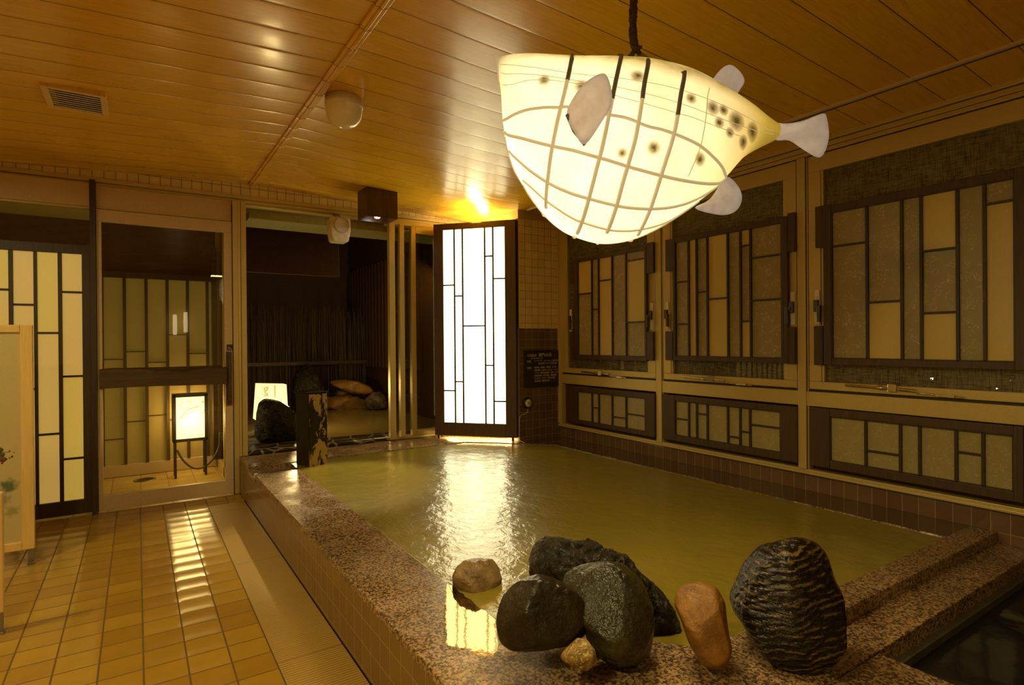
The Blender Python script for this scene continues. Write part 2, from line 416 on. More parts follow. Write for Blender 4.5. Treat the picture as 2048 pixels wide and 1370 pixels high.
stone_mat('stone_flat_orange', (.20,.09,.012), (.34,.17,.03), .5, 6, None, .4)
def K(ox, oy, s): return lambda x, y: (ox+x/s, oy+y/s)

# ------------------------------------------------------------------ room shell
RX, RZ = .863, 2.712               # ridge
def cz(x): return RZ-.0493*(x-RX) if x > RX else RZ-.047*(RX-x)
DB, W = 5.5, 3.66                  # back glazing line, right wall
XL, YF = -3.2, -1.6
def slab(name, x0, x1):
    b = MB(); b.prism([(x0,YF,cz(x0)), (x1,YF,cz(x1)), (x1,YF,cz(x1)+.06), (x0,YF,cz(x0)+.06)], (0, DB+.12-YF, 0))
    return struct(b.build(name, 'ceiling_wood'))
slab('ceiling', XL, RX); slab('ceiling', RX, W+.2)
# floor
struct(MB().box(XL, .467, YF, DB-.06, -.05, 0).build('floor', 'floor_tile'))
struct(MB().box(.467, .737, 5.19, DB-.06, -.05, 0).box(.467, .737, YF, .4*1.0+.0, -.05, 0).build('floor', 'floor_tile'))
struct(MB().box(XL, .737, DB-.06, 9.2, -.06, -.004).build('floor', 'vestibule_tile'))
# ridge trim on the ceiling
b = MB(); b.box(RX-.028, RX+.028, YF, DB, cz(RX)-.014, cz(RX)+.01); b.box(RX-.008, RX+.008, YF, DB, cz(RX)-.020, cz(RX)+.005)
struct(b.build('trim_1', 'ceiling_wood', bevel=.003))
SX = (pZ(1692.7, 201.8, 2.588).x + pZ(2048, 85.4, 2.588).x)/2
struct(MB().box(SX-.012, SX+.014, YF, 4.62, cz(SX)-.012, cz(SX)+.01).build('trim_2', 'beige_panel', bevel=.002))
struct(MB().box(SX+.014, SX+.05, YF, 4.62, cz(SX)-.004, cz(SX)+.01).build('trim_3', 'grey_metal'))
struct(MB().box(SX+.030, SX+.042, YF, 4.62, cz(SX)-.006, cz(SX)+.01).build('trim_4', 'track_dark'))
# walls behind and left of the tripod
struct(MB().box(XL-.1, XL, YF, DB+.2, 0, 2.75).build('wall_left', 'plaster'))
struct(MB().box(XL-.1, W+.3, YF-.1, YF, -.4, 2.75).build('wall_front', 'plaster'))

# ------------------------------------------------------------------ back wall: tile band and tracks
b = MB(); b.prism([(XL, DB, 2.602), (3.66, DB, 2.602), (3.66, DB, cz(3.66)), (RX, DB, cz(RX)), (XL, DB, cz(XL))], (0, .14, 0))
struct(b.build('wall_back', 'header_tile'))
b = MB(); b.box(XL, 3.5, DB-.012, DB+.12, 2.568, 2.602); b.box(XL, 3.5, DB-.004, DB+.12, 2.540, 2.566); b.box(XL, 3.5, DB+.01, DB+.12, 2.52, 2.54)
struct(b.build('trim_5', 'window_metal', bevel=.003))

# door_1: dark lattice sliding door with backlit papers
D1Y = 5.45
d1 = thing('door_1', (-1.3, D1Y, 0), 'dark-framed sliding door with tall backlit paper panes at the left', 'door', kind='structure')
k1, k2 = K(0, 320, 2.74), K(0, 640, 2.74)
def bx1(px, py): return pY(px, py, D1Y)
fx = pY(181, 600, D1Y).x
cols = []                        # (x0, x1) of papers, right to left, from the photo, then repeated to the left
vx = [(343, 452), (207, 320), (75, 187), (-62, 50)]
for a, c in vx:
    cols.append((bx1(*k1(a, 900)).x, bx1(*k1(c, 900)).x))
for i in range(7):
    p = cols[-1]; wv = p[1]-p[0]; gp = cols[-2][0]-p[1]; cols.append((p[0]-gp-wv, p[0]-gp))
ztop, zbot = bx1(*k1(400, 515)).z, bx1(*k2(410, 985)).z
hz = [[bx1(*k1(400, 725)).z, bx1(*k2(410, 308)).z, bx1(*k2(415, 757)).z], [bx1(*k1(270, 948)).z, bx1(*k2(280, 625)).z], [bx1(*k1(130, 793)).z, bx1(*k2(140, 380)).z], [bx1(*k1(25, 710)).z]]
fb = MB()
fb.box(XL, fx, D1Y-.02, D1Y+.02, .02, zbot); fb.box(XL, fx, D1Y-.02, D1Y+.02, ztop, ztop+.07)
fb.box(cols[0][1], fx, D1Y-.022, D1Y+.02, .02, ztop+.07)
for i in range(len(cols)-1): fb.box(cols[i+1][1], cols[i][0], D1Y-.018, D1Y+.015, zbot, ztop)
for i, c in enumerate(cols):
    hs = hz[i] if i < 4 else hz[i % 4]
    for z in hs: fb.box(c[0], c[1], D1Y-.012, D1Y+.01, z-.008, z+.008)
fb.build('door_frame', 'dark_wood', d1, bevel=.002)
pk, ye = MB(), MB()
for i, c in enumerate(cols):
    hs = [ztop]+sorted(hz[i] if i < 4 else hz[i % 4], reverse=True)+[zbot]
    for j in range(len(hs)-1):
        t = ye if (i, j) in ((0,2),(1,0),(0,3),(5,1),(3,0),(7,0)) else pk
        t.box(c[0]-.004, c[1]+.004, D1Y+.004, D1Y+.008, hs[j+1], hs[j])
pk.build('pink_paper', 'door_paper_pink', d1); ye.build('yellow_paper', 'door_paper_yellow', d1)
# transom over it
tp = MB(); zt0 = pY(100, 408, DB).z; tp.box(XL, fx, D1Y-.01, D1Y+.02, zt0, 2.54)
struct(tp.build('trim_6', 'beige_panel', bevel=.002))
wn = thing('window_1', (-1.3, DB, zt0), 'dark transom window above the lattice door', 'window', kind='structure')
MB().box(XL, fx, DB-.005, DB+.001, ztop+.07, zt0-.012).build('window_pane', 'door_glass', wn)
MB().box(XL, fx, DB-.03, DB+.01, zt0-.014, zt0-.002).box(XL, fx, DB-.03, DB+.01, ztop+.055, ztop+.075).build('window_frame', 'window_metal', wn)
struct(MB().box(fx, fx+.036, D1Y-.03, DB+.03, 0, 2.57).build('trim_7', 'dark_wood'))

# door_2: glazed sliding door with a live-edge push log
d2 = thing('door_2', (.22, DB-.03, 0), 'glazed metal sliding door with a rough log push bar', 'door', kind='structure')
DY = DB-.03
xa, xb = fx+.038, pY(464, 600, DY).x
gz1, gz0 = pY(205, 444, DY).z, pY(212, 990, DY).z
xs0, xs1 = pY(205, 700, DY).x, pY(448.5, 700, DY).x
hb = pY(200, 418, DY).z
fr = MB(); fr.box(xa, xb, DY-.02, DY+.02, .012, gz0); fr.box(xa, xb, DY-.02, DY+.02, gz1, hb-.004)
fr.box(xa, xs0, DY-.02, DY+.02, gz0, gz1); fr.box(xs1, xb, DY-.02, DY+.02, gz0, gz1)
fr.build('door_frame', 'beige_panel', d2, bevel=.003)
MB().box(xa, xb, DY-.004, DY+.03, hb+.002, 2.535).build('header_panel', 'beige_panel', d2, bevel=.002)
MB().box(xs0-.01, xs1+.01, DY-.003, DY+.003, gz0-.01, gz1+.01).build('door_pane', 'door_glass', d2)
# log with a wavy top edge
lz0, lz1 = pY(210, 777, DY-.05).z, pY(210, 741, DY-.05).z
lb = MB(); nn = 40; tops = []
x0, x1 = pY(199, 760, DY-.05).x, pY(452.5, 750, DY-.05).x
vsl = []
for i in range(nn+1):
    t = i/nn; x = x0+(x1-x0)*t
    zt = lz1+.010*math.sin(t*6.2+1.2)+.008*math.sin(t*17)+.020*math.exp(-((t-.30)/.12)**2)-.012*math.exp(-((t-.42)/.05)**2)
    zb = lz0+.004*math.sin(t*5)
    for (yy, zz) in ((DY-.085, zb), (DY-.09, zt-.012), (DY-.065, zt), (DY-.03, zt-.004), (DY-.024, zb)): vsl.append((x, yy, zz))
fl = []
for i in range(nn):
    for j in range(5): fl.append((i*5+j, i*5+(j+1) % 5, (i+1)*5+(j+1) % 5, (i+1)*5+j))
fl += [tuple(range(4,-1,-1)), tuple(nn*5+j for j in range(5))]
lb.add(vsl, fl); lb.build('push_log', 'log_wood', d2)
lb2 = MB(); lb2.box(x0+.06, x1-.02, DY+.024, DY+.07, lz0+.02, lz1+.012); lb2.build('rear_log', 'log_wood', d2, bevel=.012)
# wooden pull handle and sticker
hx0, hx1 = pY(453, 760, DY-.05).x, pY(464, 760, DY-.05).x
hzt, hzb = pY(458, 703, DY-.05).z, pY(458, 811, DY-.05).z
h = MB(); h.box(hx0, hx1, DY-.04, DY-.022, hzb, hzt); h.box(hx0+.012, hx1-.008, DY-.062, DY-.045, hzb+.03, hzt-.03)
h.box(hx0+.012, hx1-.008, DY-.05, DY-.03, hzb+.03, hzb+.05); h.box(hx0+.012, hx1-.008, DY-.05, DY-.03, hzt-.05, hzt-.03)
h.build('pull_handle', 'log_wood', d2, bevel=.003)
sp = pY(453.5, 701, DY-.021); s2 = pY(466, 689, DY-.021)
stk_ = MB().box(sp.x, s2.x, DY-.023, DY-.0205, sp.z, s2.z).build('sticker', 'black_frame', d2)
mk = MB(); 
for i in range(2): mk.box(sp.x+.008, s2.x-.008-.012*i, DY-.0245, DY-.023, sp.z+.010+.014*i, sp.z+.014+.014*i)
mk.build('sticker_print', 'sign_ink', stk_)
# corner post
cp = MB(); px1 = pY(492, 600, DB).x
cp.box(xb+.004, .7395, DB-.05, DB+.05, 0, 2.54)
cp.box(.7395, .760, DB-.05, DB+.05, .319, 2.54); cp.box(.764, px1, DB-.04, DB+.05, .319, 2.54); cp.box(.758, .766, DB-.03, DB+.05, .319, 2.54)
struct(cp.build('trim_8', 'window_metal', bevel=.004))
struct(MB().box(xb, xb+.005, DB-.052, DB+.02, 0, 2.5).build('trim_9', 'track_dark'))
# fixed garden window
gx1 = pY(775, 600, DB).x
# sliding garden leaves
SE = [(gx1, pY(786, 600, DB).x, 5.47, .325), (pY(798, 600, 5.48).x, pY(807, 600, 5.48).x, 5.48, .345), (pY(821, 600, 5.50).x, pY(830, 600, 5.50).x, 5.50, .345)]
w3 = thing('door_3', (2.5, DB, .32), 'garden sliding doors slid open and stacked, with three slim metal stiles', 'door', kind='structure')
for a, c, y, zb in SE: MB().box(a, c, y-.03, y+.03, zb, 2.50).build('stile', 'window_metal', w3, bevel=.003)
MB().box(gx1+.05, 3.2, DB-.005, DB+.001, .40, 2.46).build('door_pane', 'window_glass', w3)
MB().box(gx1+.10, 3.2, DB+.03, DB+.036, .40, 2.46).build('door_pane', 'window_glass', w3)
r = MB(); r.box(gx1, 3.3, DB-.03, DB+.09, .317, .345); r.box(SE[2][1], 3.3, DB-.03, DB+.02, .345, .40); r.box(SE[2][1], 3.3, DB-.03, DB+.02, 2.42, 2.50); r.box(gx1, 3.3, DB-.03, DB+.09, 2.49, 2.54)
r.build('door_track', 'window_metal', w3, bevel=.003)

# ------------------------------------------------------------------ tiled column in the corner
CX, CY = 3.147, 4.675
zc = pY(1080, 657, CY).z; ztc = pY(1040.4, 437, CY).z
struct(MB().box(CX, W+.14, CY, DB+.0, zc, ztc).build('wall_corner', 'column_tile'))
struct(MB().box(CX, W+.14, CY, DB+.0, .3135, zc).build('wall_corner', 'brown_tile'))
struct(MB().box(CX-.004, W+.1, CY-.006, DB, ztc, cz(CX)).build('trim_10', 'window_metal'))

# ------------------------------------------------------------------ right wall
GX = W-.002
struct(MB().box(W, W+.14, YF, CY, .3135, .425).box(W, W+.14, YF, 1.082, -.6, .3135).build('wall_right', 'brown_tile_right'))
def R_(px, py, X=GX): return pX(px, py, X)
XF = W-.03
zs = .459
wf = MB()
wf.box(W-.02, W+.1, YF, CY, .425, zs); wf.box(W-.036, W-.012, YF, CY, .428, .444)
struct(wf.build('trim_11', 'window_metal', bevel=.003))
zh0 = 2.483
hd = MB(); hd.box(W-.028, W+.1, YF, CY, zh0+.070, cz(W)+.03); hd.box(W-.014, W+.1, YF, CY, zh0+.035, zh0+.066); hd.box(W-.022, W+.1, YF, CY, zh0+.004, zh0+.030)
struct(hd.build('trim_12', 'window_metal', bevel=.003))
struct(MB().box(W+.0, W+.1, YF, CY, zh0-.006, zh0+.07).build('trim_13', 'track_dark'))
# mullions, transom
ki = K(1100, 400, 2.446); k3 = K(1580, 700, 3.425); kk2 = K(1600, 150, 2.2835)
mull = []
for (a, c) in (((518, 700), (545, 700)), ((1212, 700), (1252, 700))):
    ya, yb = R_(*ki(*a), XF).y, R_(*ki(*c), XF).y; mull.append((yb, ya))
ym3 = .62; mull.append((ym3-.05, ym3))
m4 = mull[2][0]-1.15; mull.append((m4-.045, m4))
mm = []
for i, (y0, y1) in enumerate(mull):
    o = MB().box(W-.034, W+.1, y0, y1, zs, zh0).box(W-.022, W+.1, y0-.012, y0-.004, zs, zh0).build('trim_%d' % (14+i), 'window_metal', bevel=.003); struct(o)
struct(MB().box(W-.02, W+.1, CY-.05, CY, zs, zh0+.07).box(W-.034, W, CY-.018, CY, zs, zh0).build('trim_18', 'window_metal', bevel=.003))
edges = [(mull[0][1], CY-.05), (mull[1][1], mull[0][0]-.012), (mull[2][1], mull[1][0]-.012), (mull[3][1], mull[2][0]-.012)]
ztr1 = R_(1617, 779, XF).z; ztr0 = R_(1617, 812, XF).z
struct(MB().box(W-.026, W+.1, YF, CY-.05, ztr0, ztr1-.012).build('trim_19', 'window_metal', bevel=.003))
struct(MB().box(W-.010, W+.1, YF, CY-.05, ztr1-.012, ztr1+.004).build('trim_20', 'track_dark'))
def latch(parent, y, z, sgn):
    m = MB(); m.box(W-.040, W-.028, y-.016, y+.016, z-.10, z+.12); pl_ = m.build('latch_plate', 'white_plastic', parent, bevel=.002)
    m = MB(); m.box(W-.062, W-.040, y-.014, y+.014, z-.02, z+.055); m.box(W-.075, W-.058, y-.010+sgn*.025, y+.010+sgn*.025, z-.085, z+.02); m.box(W-.070, W-.055, y+(0 if sgn>0 else -.035), y+(.035 if sgn>0 else 0), z, z+.02)
    m.build('latch_handle', 'handle_dark', pl_, bevel=.003)
    m = MB(); m.box(W-.0295, W-.0282, y-.010, y+.010, z+.10, z+.12); m.build('latch_sticker', 'white_plastic', pl_)
for i, (y0, y1) in enumerate(edges[:3]):
    t = thing('window_%d' % (i+3), (W, (y0+y1)/2, ztr1), ['aluminium window with woven blind, farthest along the right wall', 'aluminium window with woven blind, middle of the right wall', 'aluminium window with woven blind, nearest on the right wall'][i], 'window', kind='structure')
    s0, s1 = ztr1+.004, zh0-.006; sw = [.085, .085, .085][i]
    m = MB(); m.box(W-.028, W+.03, y0+.008, y1-.008, s1-.105, s1); m.box(W-.028, W+.03, y0+.008, y1-.008, s0, s0+.050)
    m.box(W-.028, W+.03, y0+.008, y0+sw, s0+.05, s1-.105); m.box(W-.028, W+.03, y1-sw, y1-.008, s0+.05, s1-.105)
    m.box(W-.022, W+.03, y0+sw, y0+sw+.016, s0+.05, s1-.105); m.box(W-.022, W+.03, y1-sw-.016, y1-sw, s0+.05, s1-.105)
    m.build('window_frame', 'window_metal', t, bevel=.003)
    MB().box(W-.004, W, y0+sw, y1-sw, s0+.04, s1-.1).build('window_pane', 'window_glass', t)
    MB().box(W+.012, W+.016, y0+.05, y1-.05, s0+.02, s1-.08).build('woven_blind', 'linen_blind', t)
    zl = R_(1585, 620, W-.04).z
    if i == 0: latch(t, R_(1303, 640, W-.04).y, zl, 1); latch(t, R_(1141, 650, W-.04).y, zl, -1)
    if i == 1: latch(t, R_(1585, 620, W-.04).y, zl, 1); latch(t, R_(1334, 640, W-.04).y, zl, -1)
    if i == 2: latch(t, R_(1634, 615, W-.04).y, zl, -1)
    # friction stay on the sill rail
    cx = [(1200, 748), (1422, 760), (1785, 779)][i]; p = R_(*cx, W-.04); q = .16
    m = MB(); m.box(W-.050, W-.028, p.y-.022, p.y+.022, p.z-.012, p.z+.030)
    m.tube([(W-.04, p.y+.03, p.z+.004), (W-.04, p.y+.26, p.z+.010)], .008, 6); m.tube([(W-.042, p.y-.03, p.z+.004), (W-.042, p.y-.12, p.z-.001)], .010, 6)
    m.lathe((W-.045, p.y+.06, p.z+.006), [(0,-.012),(.013,-.012),(.013,.012),(0,.012)], (0,1,0), 12)
    m.tube([(W-.040, p.y-.12, p.z-.012), (W-.040, p.y-.34, p.z-.022)], .005, 6); m.box(W-.052, W-.03, p.y-.30, p.y-.22, p.z-.024, p.z-.010)
    m.build('window_stay', 'chrome', t, bevel=.001)
# dark night beyond: panels under the transom
struct(MB().box(W+.03, W+.1, YF, CY-.05, zs, ztr0).build('wall_right', 'outdoor_wall'))

# lattice paper panels hung in front of the windows
def panel(name, label, k, outer, paper, verts, horiz, plainset, blocks, group, lower=False, X=None):
    X = X or W-.058
    def yz(px, py): v = pX(*k(px, py), X); return v.y, v.z
    (ox0, ot0, ob0), (ox1, ot1, ob1) = outer; (px0, pt0, pb0), (px1, pt1, pb1) = paper
    Y1, Y0 = yz(px0, pt0)[0], yz(px1, pt1)[0]                     # paper: Y1 far, Y0 near
    ZT = (yz(px0, pt0)[1]+yz(px1, pt1)[1])/2; ZB = (yz(px0, pb0)[1]+yz(px1, pb1)[1])/2
    OY1, OY0 = yz(ox0, ot0)[0], yz(ox1, ot1)[0]
    OT = (yz(ox0, ot0)[1]+yz(ox1, ot1)[1])/2; OB = (yz(ox0, ob0)[1]+yz(ox1, ob1)[1])/2
    t = thing(name, (X, (Y0+Y1)/2, OB), label, 'lattice panel', group)
    m = MB(); x0, x1 = X-.004, X+.024
    m.box(x0, x1, Y1, OY1, OB, OT); m.box(x0, x1, OY0, Y0, OB, OT)
    m.box(x0+.002, x1, Y0, Y1, ZT, OT); m.box(x0+.002, x1, Y0, Y1, OB, ZB)
    m.build('panel_frame', 'panel_wood', t, bevel=.003)
    if blocks:
        for (bx0, bx1, by0, by1) in blocks:
            a = yz(bx0, by0); c = yz(bx1, by1); MB().box(x0+.003, x1-.002, a[0], c[0], c[1], a[1]).build('side_block', 'panel_wood', t, bevel=.003)
    vy = [yz(v, (pt0+pb0)/2)[0] for v in verts]
    m = MB(); hw = .0075
    for y in vy: m.box(X, X+.016, y-hw, y+hw, ZB, ZT)
    for s_ in (1, -1): 
        ye = Y1 if s_ > 0 else Y0; m.box(X, X+.016, ye-.006, ye+.006, ZB, ZT)
    m.box(X, X+.016, Y0, Y1, ZT-.006, ZT+.006); m.box(X, X+.016, Y0, Y1, ZB-.006, ZB+.006)
    bounds = [Y1]+vy+[Y0]; pa, pb = MB(), MB()
    cxs = [px0]+verts+[px1]
    for i in range(len(bounds)-1):
        zz = [ZT]
        for hy in horiz.get(i, []):
            z = yz((cxs[i]+cxs[i+1])/2, hy)[1]; m.box(X+.002, X+.014, bounds[i+1], bounds[i], z-.006, z+.006); zz.append(z)
        zz.append(ZB)
        for j in range(len(zz)-1):
            (pb if (i, j) in plainset else pa).box(X+.014, X+.018, bounds[i+1], bounds[i], zz[j+1], zz[j])
    m.build('lattice', 'dark_wood', t, bevel=.001)
    pa.build('fibrous_paper', 'lower_paper' if lower else 'fibre_paper', t)
    if pb.v: pb.build('smooth_paper', 'plain_paper', t)
    return t
GU, GL_ = 'tall lattice panels over the right-hand windows', 'low lattice panels under the right-hand windows'
panel('lattice_panel', 'tall dark lattice panel with pale and mottled papers, farthest along the right wall', ki, ((118,292,780),(470,222,785)), ((133,298,762),(462,247,764)), [203,236,302,370], {0:[458],1:[535],2:[392],4:[292,597]}, {(0,0),(2,0),(2,1),(4,1)}, [(470,505,212,355),(470,505,645,785),(100,118,300,412),(100,118,655,780)], GU)
panel('lattice_panel', 'tall dark lattice panel with notched side boards, between its two upper neighbours', ki, ((600,190,784),(1160,75,800)), ((610,208,766),(1130,108,773)), [676,715,768,868,930,979], {0:[400,607],2:[450],3:[482],5:[222,593],6:[275,488]}, {(1,0),(3,0),(3,1),(5,0),(5,2)}, [(1160,1198,66,250),(1160,1198,622,803),(563,600,196,345),(563,600,643,784)], GU)
panel('lattice_panel', 'largest tall lattice panel, nearest the camera on the right wall', kk2, ((105,600,1325),(1040,412,1346)), ((140,625,1297),(978,470,1309)), [304,463,552,718,842], {0:[773],1:[1035],3:[797,1085],5:[580]}, {(1,1),(3,0),(3,2),(5,1)}, [(68,105,603,785),(62,105,1147,1325)], GU)
panel('lattice_panel', 'small low lattice panel beneath the farthest window of the right wall', ki, ((95,915,1085),(512,940,1165)), ((133,938,1080),(464,968,1130)), [204,237,302,370], {1:[1017],3:[1065],4:[1052]}, set(), None, GL_, True, W-.046)
panel('lattice_panel', 'low lattice panel beneath the middle window, above the pool tiles', ki, ((550,952,1168),(1208,1010,1285)), ((610,985,1153),(1126,1030,1234)), [677,716,768,868,928,976], {0:[1073],2:[1048],4:[1160],5:[1135],6:[1108]}, set(), None, GL_, True, W-.046)
panel('lattice_panel', 'longest low lattice panel beneath the nearest window on the right', k3, ((133,397,796),(1600,520,1040)), ((270,460,768),(1530,578,962)), [516,753,885,1135,1320], {1:[706],4:[710]}, set(), None, GL_, True, W-.046)

# ------------------------------------------------------------------ the bath
def ledge_mat():
    g = G('flooded_ledge'); P = g.pos()[0]
    c = g.ramp(g.noise(P, 90, 3), [(.4, (.05,.032,.015)), (.6, (.12,.08,.04))])
    MT['flooded_ledge'] = g.fin(c, .045, g.bump(g.noise(P, 14, 2), .10, .004), coat=1, coatr=.03, ior=1.45)
    g = G('ribbed_grating'); P, x = g.pos()
    f = g.math('FRACT', g.math('DIVIDE', x[1], .0165)); e = g.math('ABSOLUTE', g.math('SUBTRACT', f, .5))
    f2 = g.math('FRACT', g.math('DIVIDE', x[0], .011)); e2 = g.math('ABSOLUTE', g.math('SUBTRACT', f2, .5))
    gr = g.math('GREATER_THAN', e, .38); s = g.math('FRACT', g.math('DIVIDE', x[1], .62)); sm = g.math('LESS_THAN', s, .006)
    c = g.mix(g.noise(P, 4, 3), (.48,.31,.075), (.40,.25,.05)); c = g.mix(gr, c, (.22,.12,.03)); c = g.mix(sm, c, (.15,.08,.02))
    h = g.math('SUBTRACT', g.math('MULTIPLY', g.math('SUBTRACT', .5, e), 2), g.math('MULTIPLY', g.math('GREATER_THAN', e2, .4), .4))
    MT['ribbed_grating'] = g.fin(c, .42, g.bump(h, .5, .004))
ledge_mat()
CT = .316
bath = thing('hot_spring_bath', (2.2, 3.0, 0), 'large indoor hot spring bath with granite coping and cloudy green water', 'bath')
MB().box(.739, 1.055, -.9, DB-.06, 0, CT-.030).build('curb_wall', 'curb_tile', bath)
MB().box(1.03, 3.655, .95, 1.19, 0, CT-.06).build('front_wall', 'curb_tile', bath)
b = MB()
b.prism([(.735,-.9,CT-.03),(1.70,-.9,CT-.03),(1.70,1.198,CT-.03),(1.52,1.198,CT-.03),(1.058,1.72,CT-.03),(1.058,4.66,CT-.03),(.735,4.66,CT-.03)], (0,0,.03))
b.build('side_coping', 'granite', bath, bevel=.004)
b = MB(); b.box(1.70, W-.002, 1.082, 1.198, .20, CT); b.build('front_coping', 'granite', bath, bevel=.004)
b = MB(); b.box(1.70, W-.002, .928, 1.083, .18, .262); b.box(1.70, 2.05, -.9, .922, .18, .262); b.build('step_coping', 'granite', bath, bevel=.004)
b = MB(); b.prism([(.735,4.97,CT-.03),(2.69,4.97,CT-.03),(3.08,4.575,CT-.03),(3.16,4.675,CT-.03),(3.16,DB-.05,CT-.03),(.735,DB-.05,CT-.03)], (0,0,.031))
b.build('far_coping', 'granite', bath, bevel=.003)
MB().box(.735, 1.058, 4.66, 4.97, .26, .288).build('overflow_notch', 'granite_wet', bath)
MB().prism([(1.0,4.93,.05),(2.68,4.94,.05),(3.07,4.56,.05),(3.15,4.66,.05),(3.15,5.44,.05),(1.0,5.44,.05)], (0,0,.235)).build('far_wall', 'curb_tile', bath)
b = MB(); b.prism([(3.08,4.575,.26),(3.325,4.345,.26),(3.355,1.19,.26),(3.658,1.19,.26),(3.658,4.69,.26),(3.16,4.69,.26)], (0,0,.0525))
b.build('flooded_ledge', 'flooded_ledge', bath)
b = MB(); pts = [(3.078,4.573),(3.323,4.343),(3.353,1.19)]
for i in range(2):
    a, c = Vector((*pts[i],0)), Vector((*pts[i+1],0)); d = (c-a); n = Vector((d.y,-d.x,0)).normalized()*-.012
    L = d.length; k = int(L/.035)
    vs_ = []
    for j in range(k+1):
        q = a+d*(j/k); hh = .3125+.0035*random.random(); 
        vs_ += [q+Vector((0,0,hh)), q+n*(.5+random.random())+Vector((0,0,hh)), q+n*1.6+Vector((0,0,.311)), q-n*.3+Vector((0,0,.306))]
    f = []
    for j in range(k):
        for m_ in range(4): f.append((j*4+m_, j*4+(m_+1) % 4, (j+1)*4+(m_+1) % 4, (j+1)*4+m_))
    b.add(vs_, f)
b.build('ledge_lip', 'granite', bath)
# water surface with long slow swells
def sheet(x0, x1, y0, y1, z, n, m, amp, sc, poly=None):
    v, f = [], []
    for i in range(n+1):
        for j in range(m+1):
            x = x0+(x1-x0)*i/n; y = y0+(y1-y0)*j/m
            h_ = amp*noise.noise(Vector((x*sc, y*sc, .3)))+amp*.5*noise.noise(Vector((x*sc*2.7, y*sc*2.7, 2)))
            v.append((x, y, z+h_))
    for i in range(n):
        for j in range(m): f.append((i*(m+1)+j, (i+1)*(m+1)+j, (i+1)*(m+1)+j+1, i*(m+1)+j+1))
    return v, f
v, f = sheet(1.055, 3.34, 1.19, 4.972, .3105, 90, 150, .0016, 5)
MB().add(v, f, True).build('water', 'pool_water', bath)
MB().box(1.055, 3.4, 1.19, 4.98, .0, .02).build('bath_bottom', 'curb_tile', bath)
# thin film of water spilled over the coping corner
def blob(name, pts, z, mat, parent):
    n = len(pts); c = sum((Vector(p) for p in pts), Vector((0,0)))/n
    out = []
    for i in range(n):
        a, b_ = Vector(pts[i]), Vector(pts[(i+1) % n])
        for k in range(5): out.append(a.lerp(b_, k/5)+Vector((random.uniform(-1,1), random.uniform(-1,1)))*.005)
    m = MB(); m.add([(c.x, c.y, z)]+[(p.x, p.y, z) for p in out], [(0, 1+i, 1+(i+1) % len(out)) for i in range(len(out))])
    return m.build(name, mat, parent)
def px2(l, z=.3165): return [tuple(pZ(x, y, z)[:2]) for x, y in l]
blob('water_film', px2([(894,1168),(905,1172),(940,1200),(992,1240),(998,1300),(985,1312),(960,1312),(935,1300),(893,1290),(890,1240)]), CT+.0007, 'wet_film', bath)
# cold basin beyond the near coping
basin = thing('cold_basin', (2.9, .3, 0), 'dark sunken cold basin at the lower right beside the granite step', 'basin')
b = MB(); b.box(2.05, W-.005, .90, .928, -.5, .2); b.box(2.03, 2.05, -.9, .928, -.5, .2); b.box(2.03, W-.005, -.9, .928, -.55, -.5)
b.build('basin_wall', 'basin_tile', basin)
v, f = sheet(2.05, W-.005, -.9, .90, .172, 40, 40, .002, 4); MB().add(v, f, True).build('water', 'dark_water', basin)
# drain grating beside the curb
tag(MB().box(.470, .735, .405, 5.187, -.05, -.003).build('drain_grating', 'ribbed_grating', bevel=.001), 'long beige ribbed drain strip in the floor along the bath curb', 'drain')

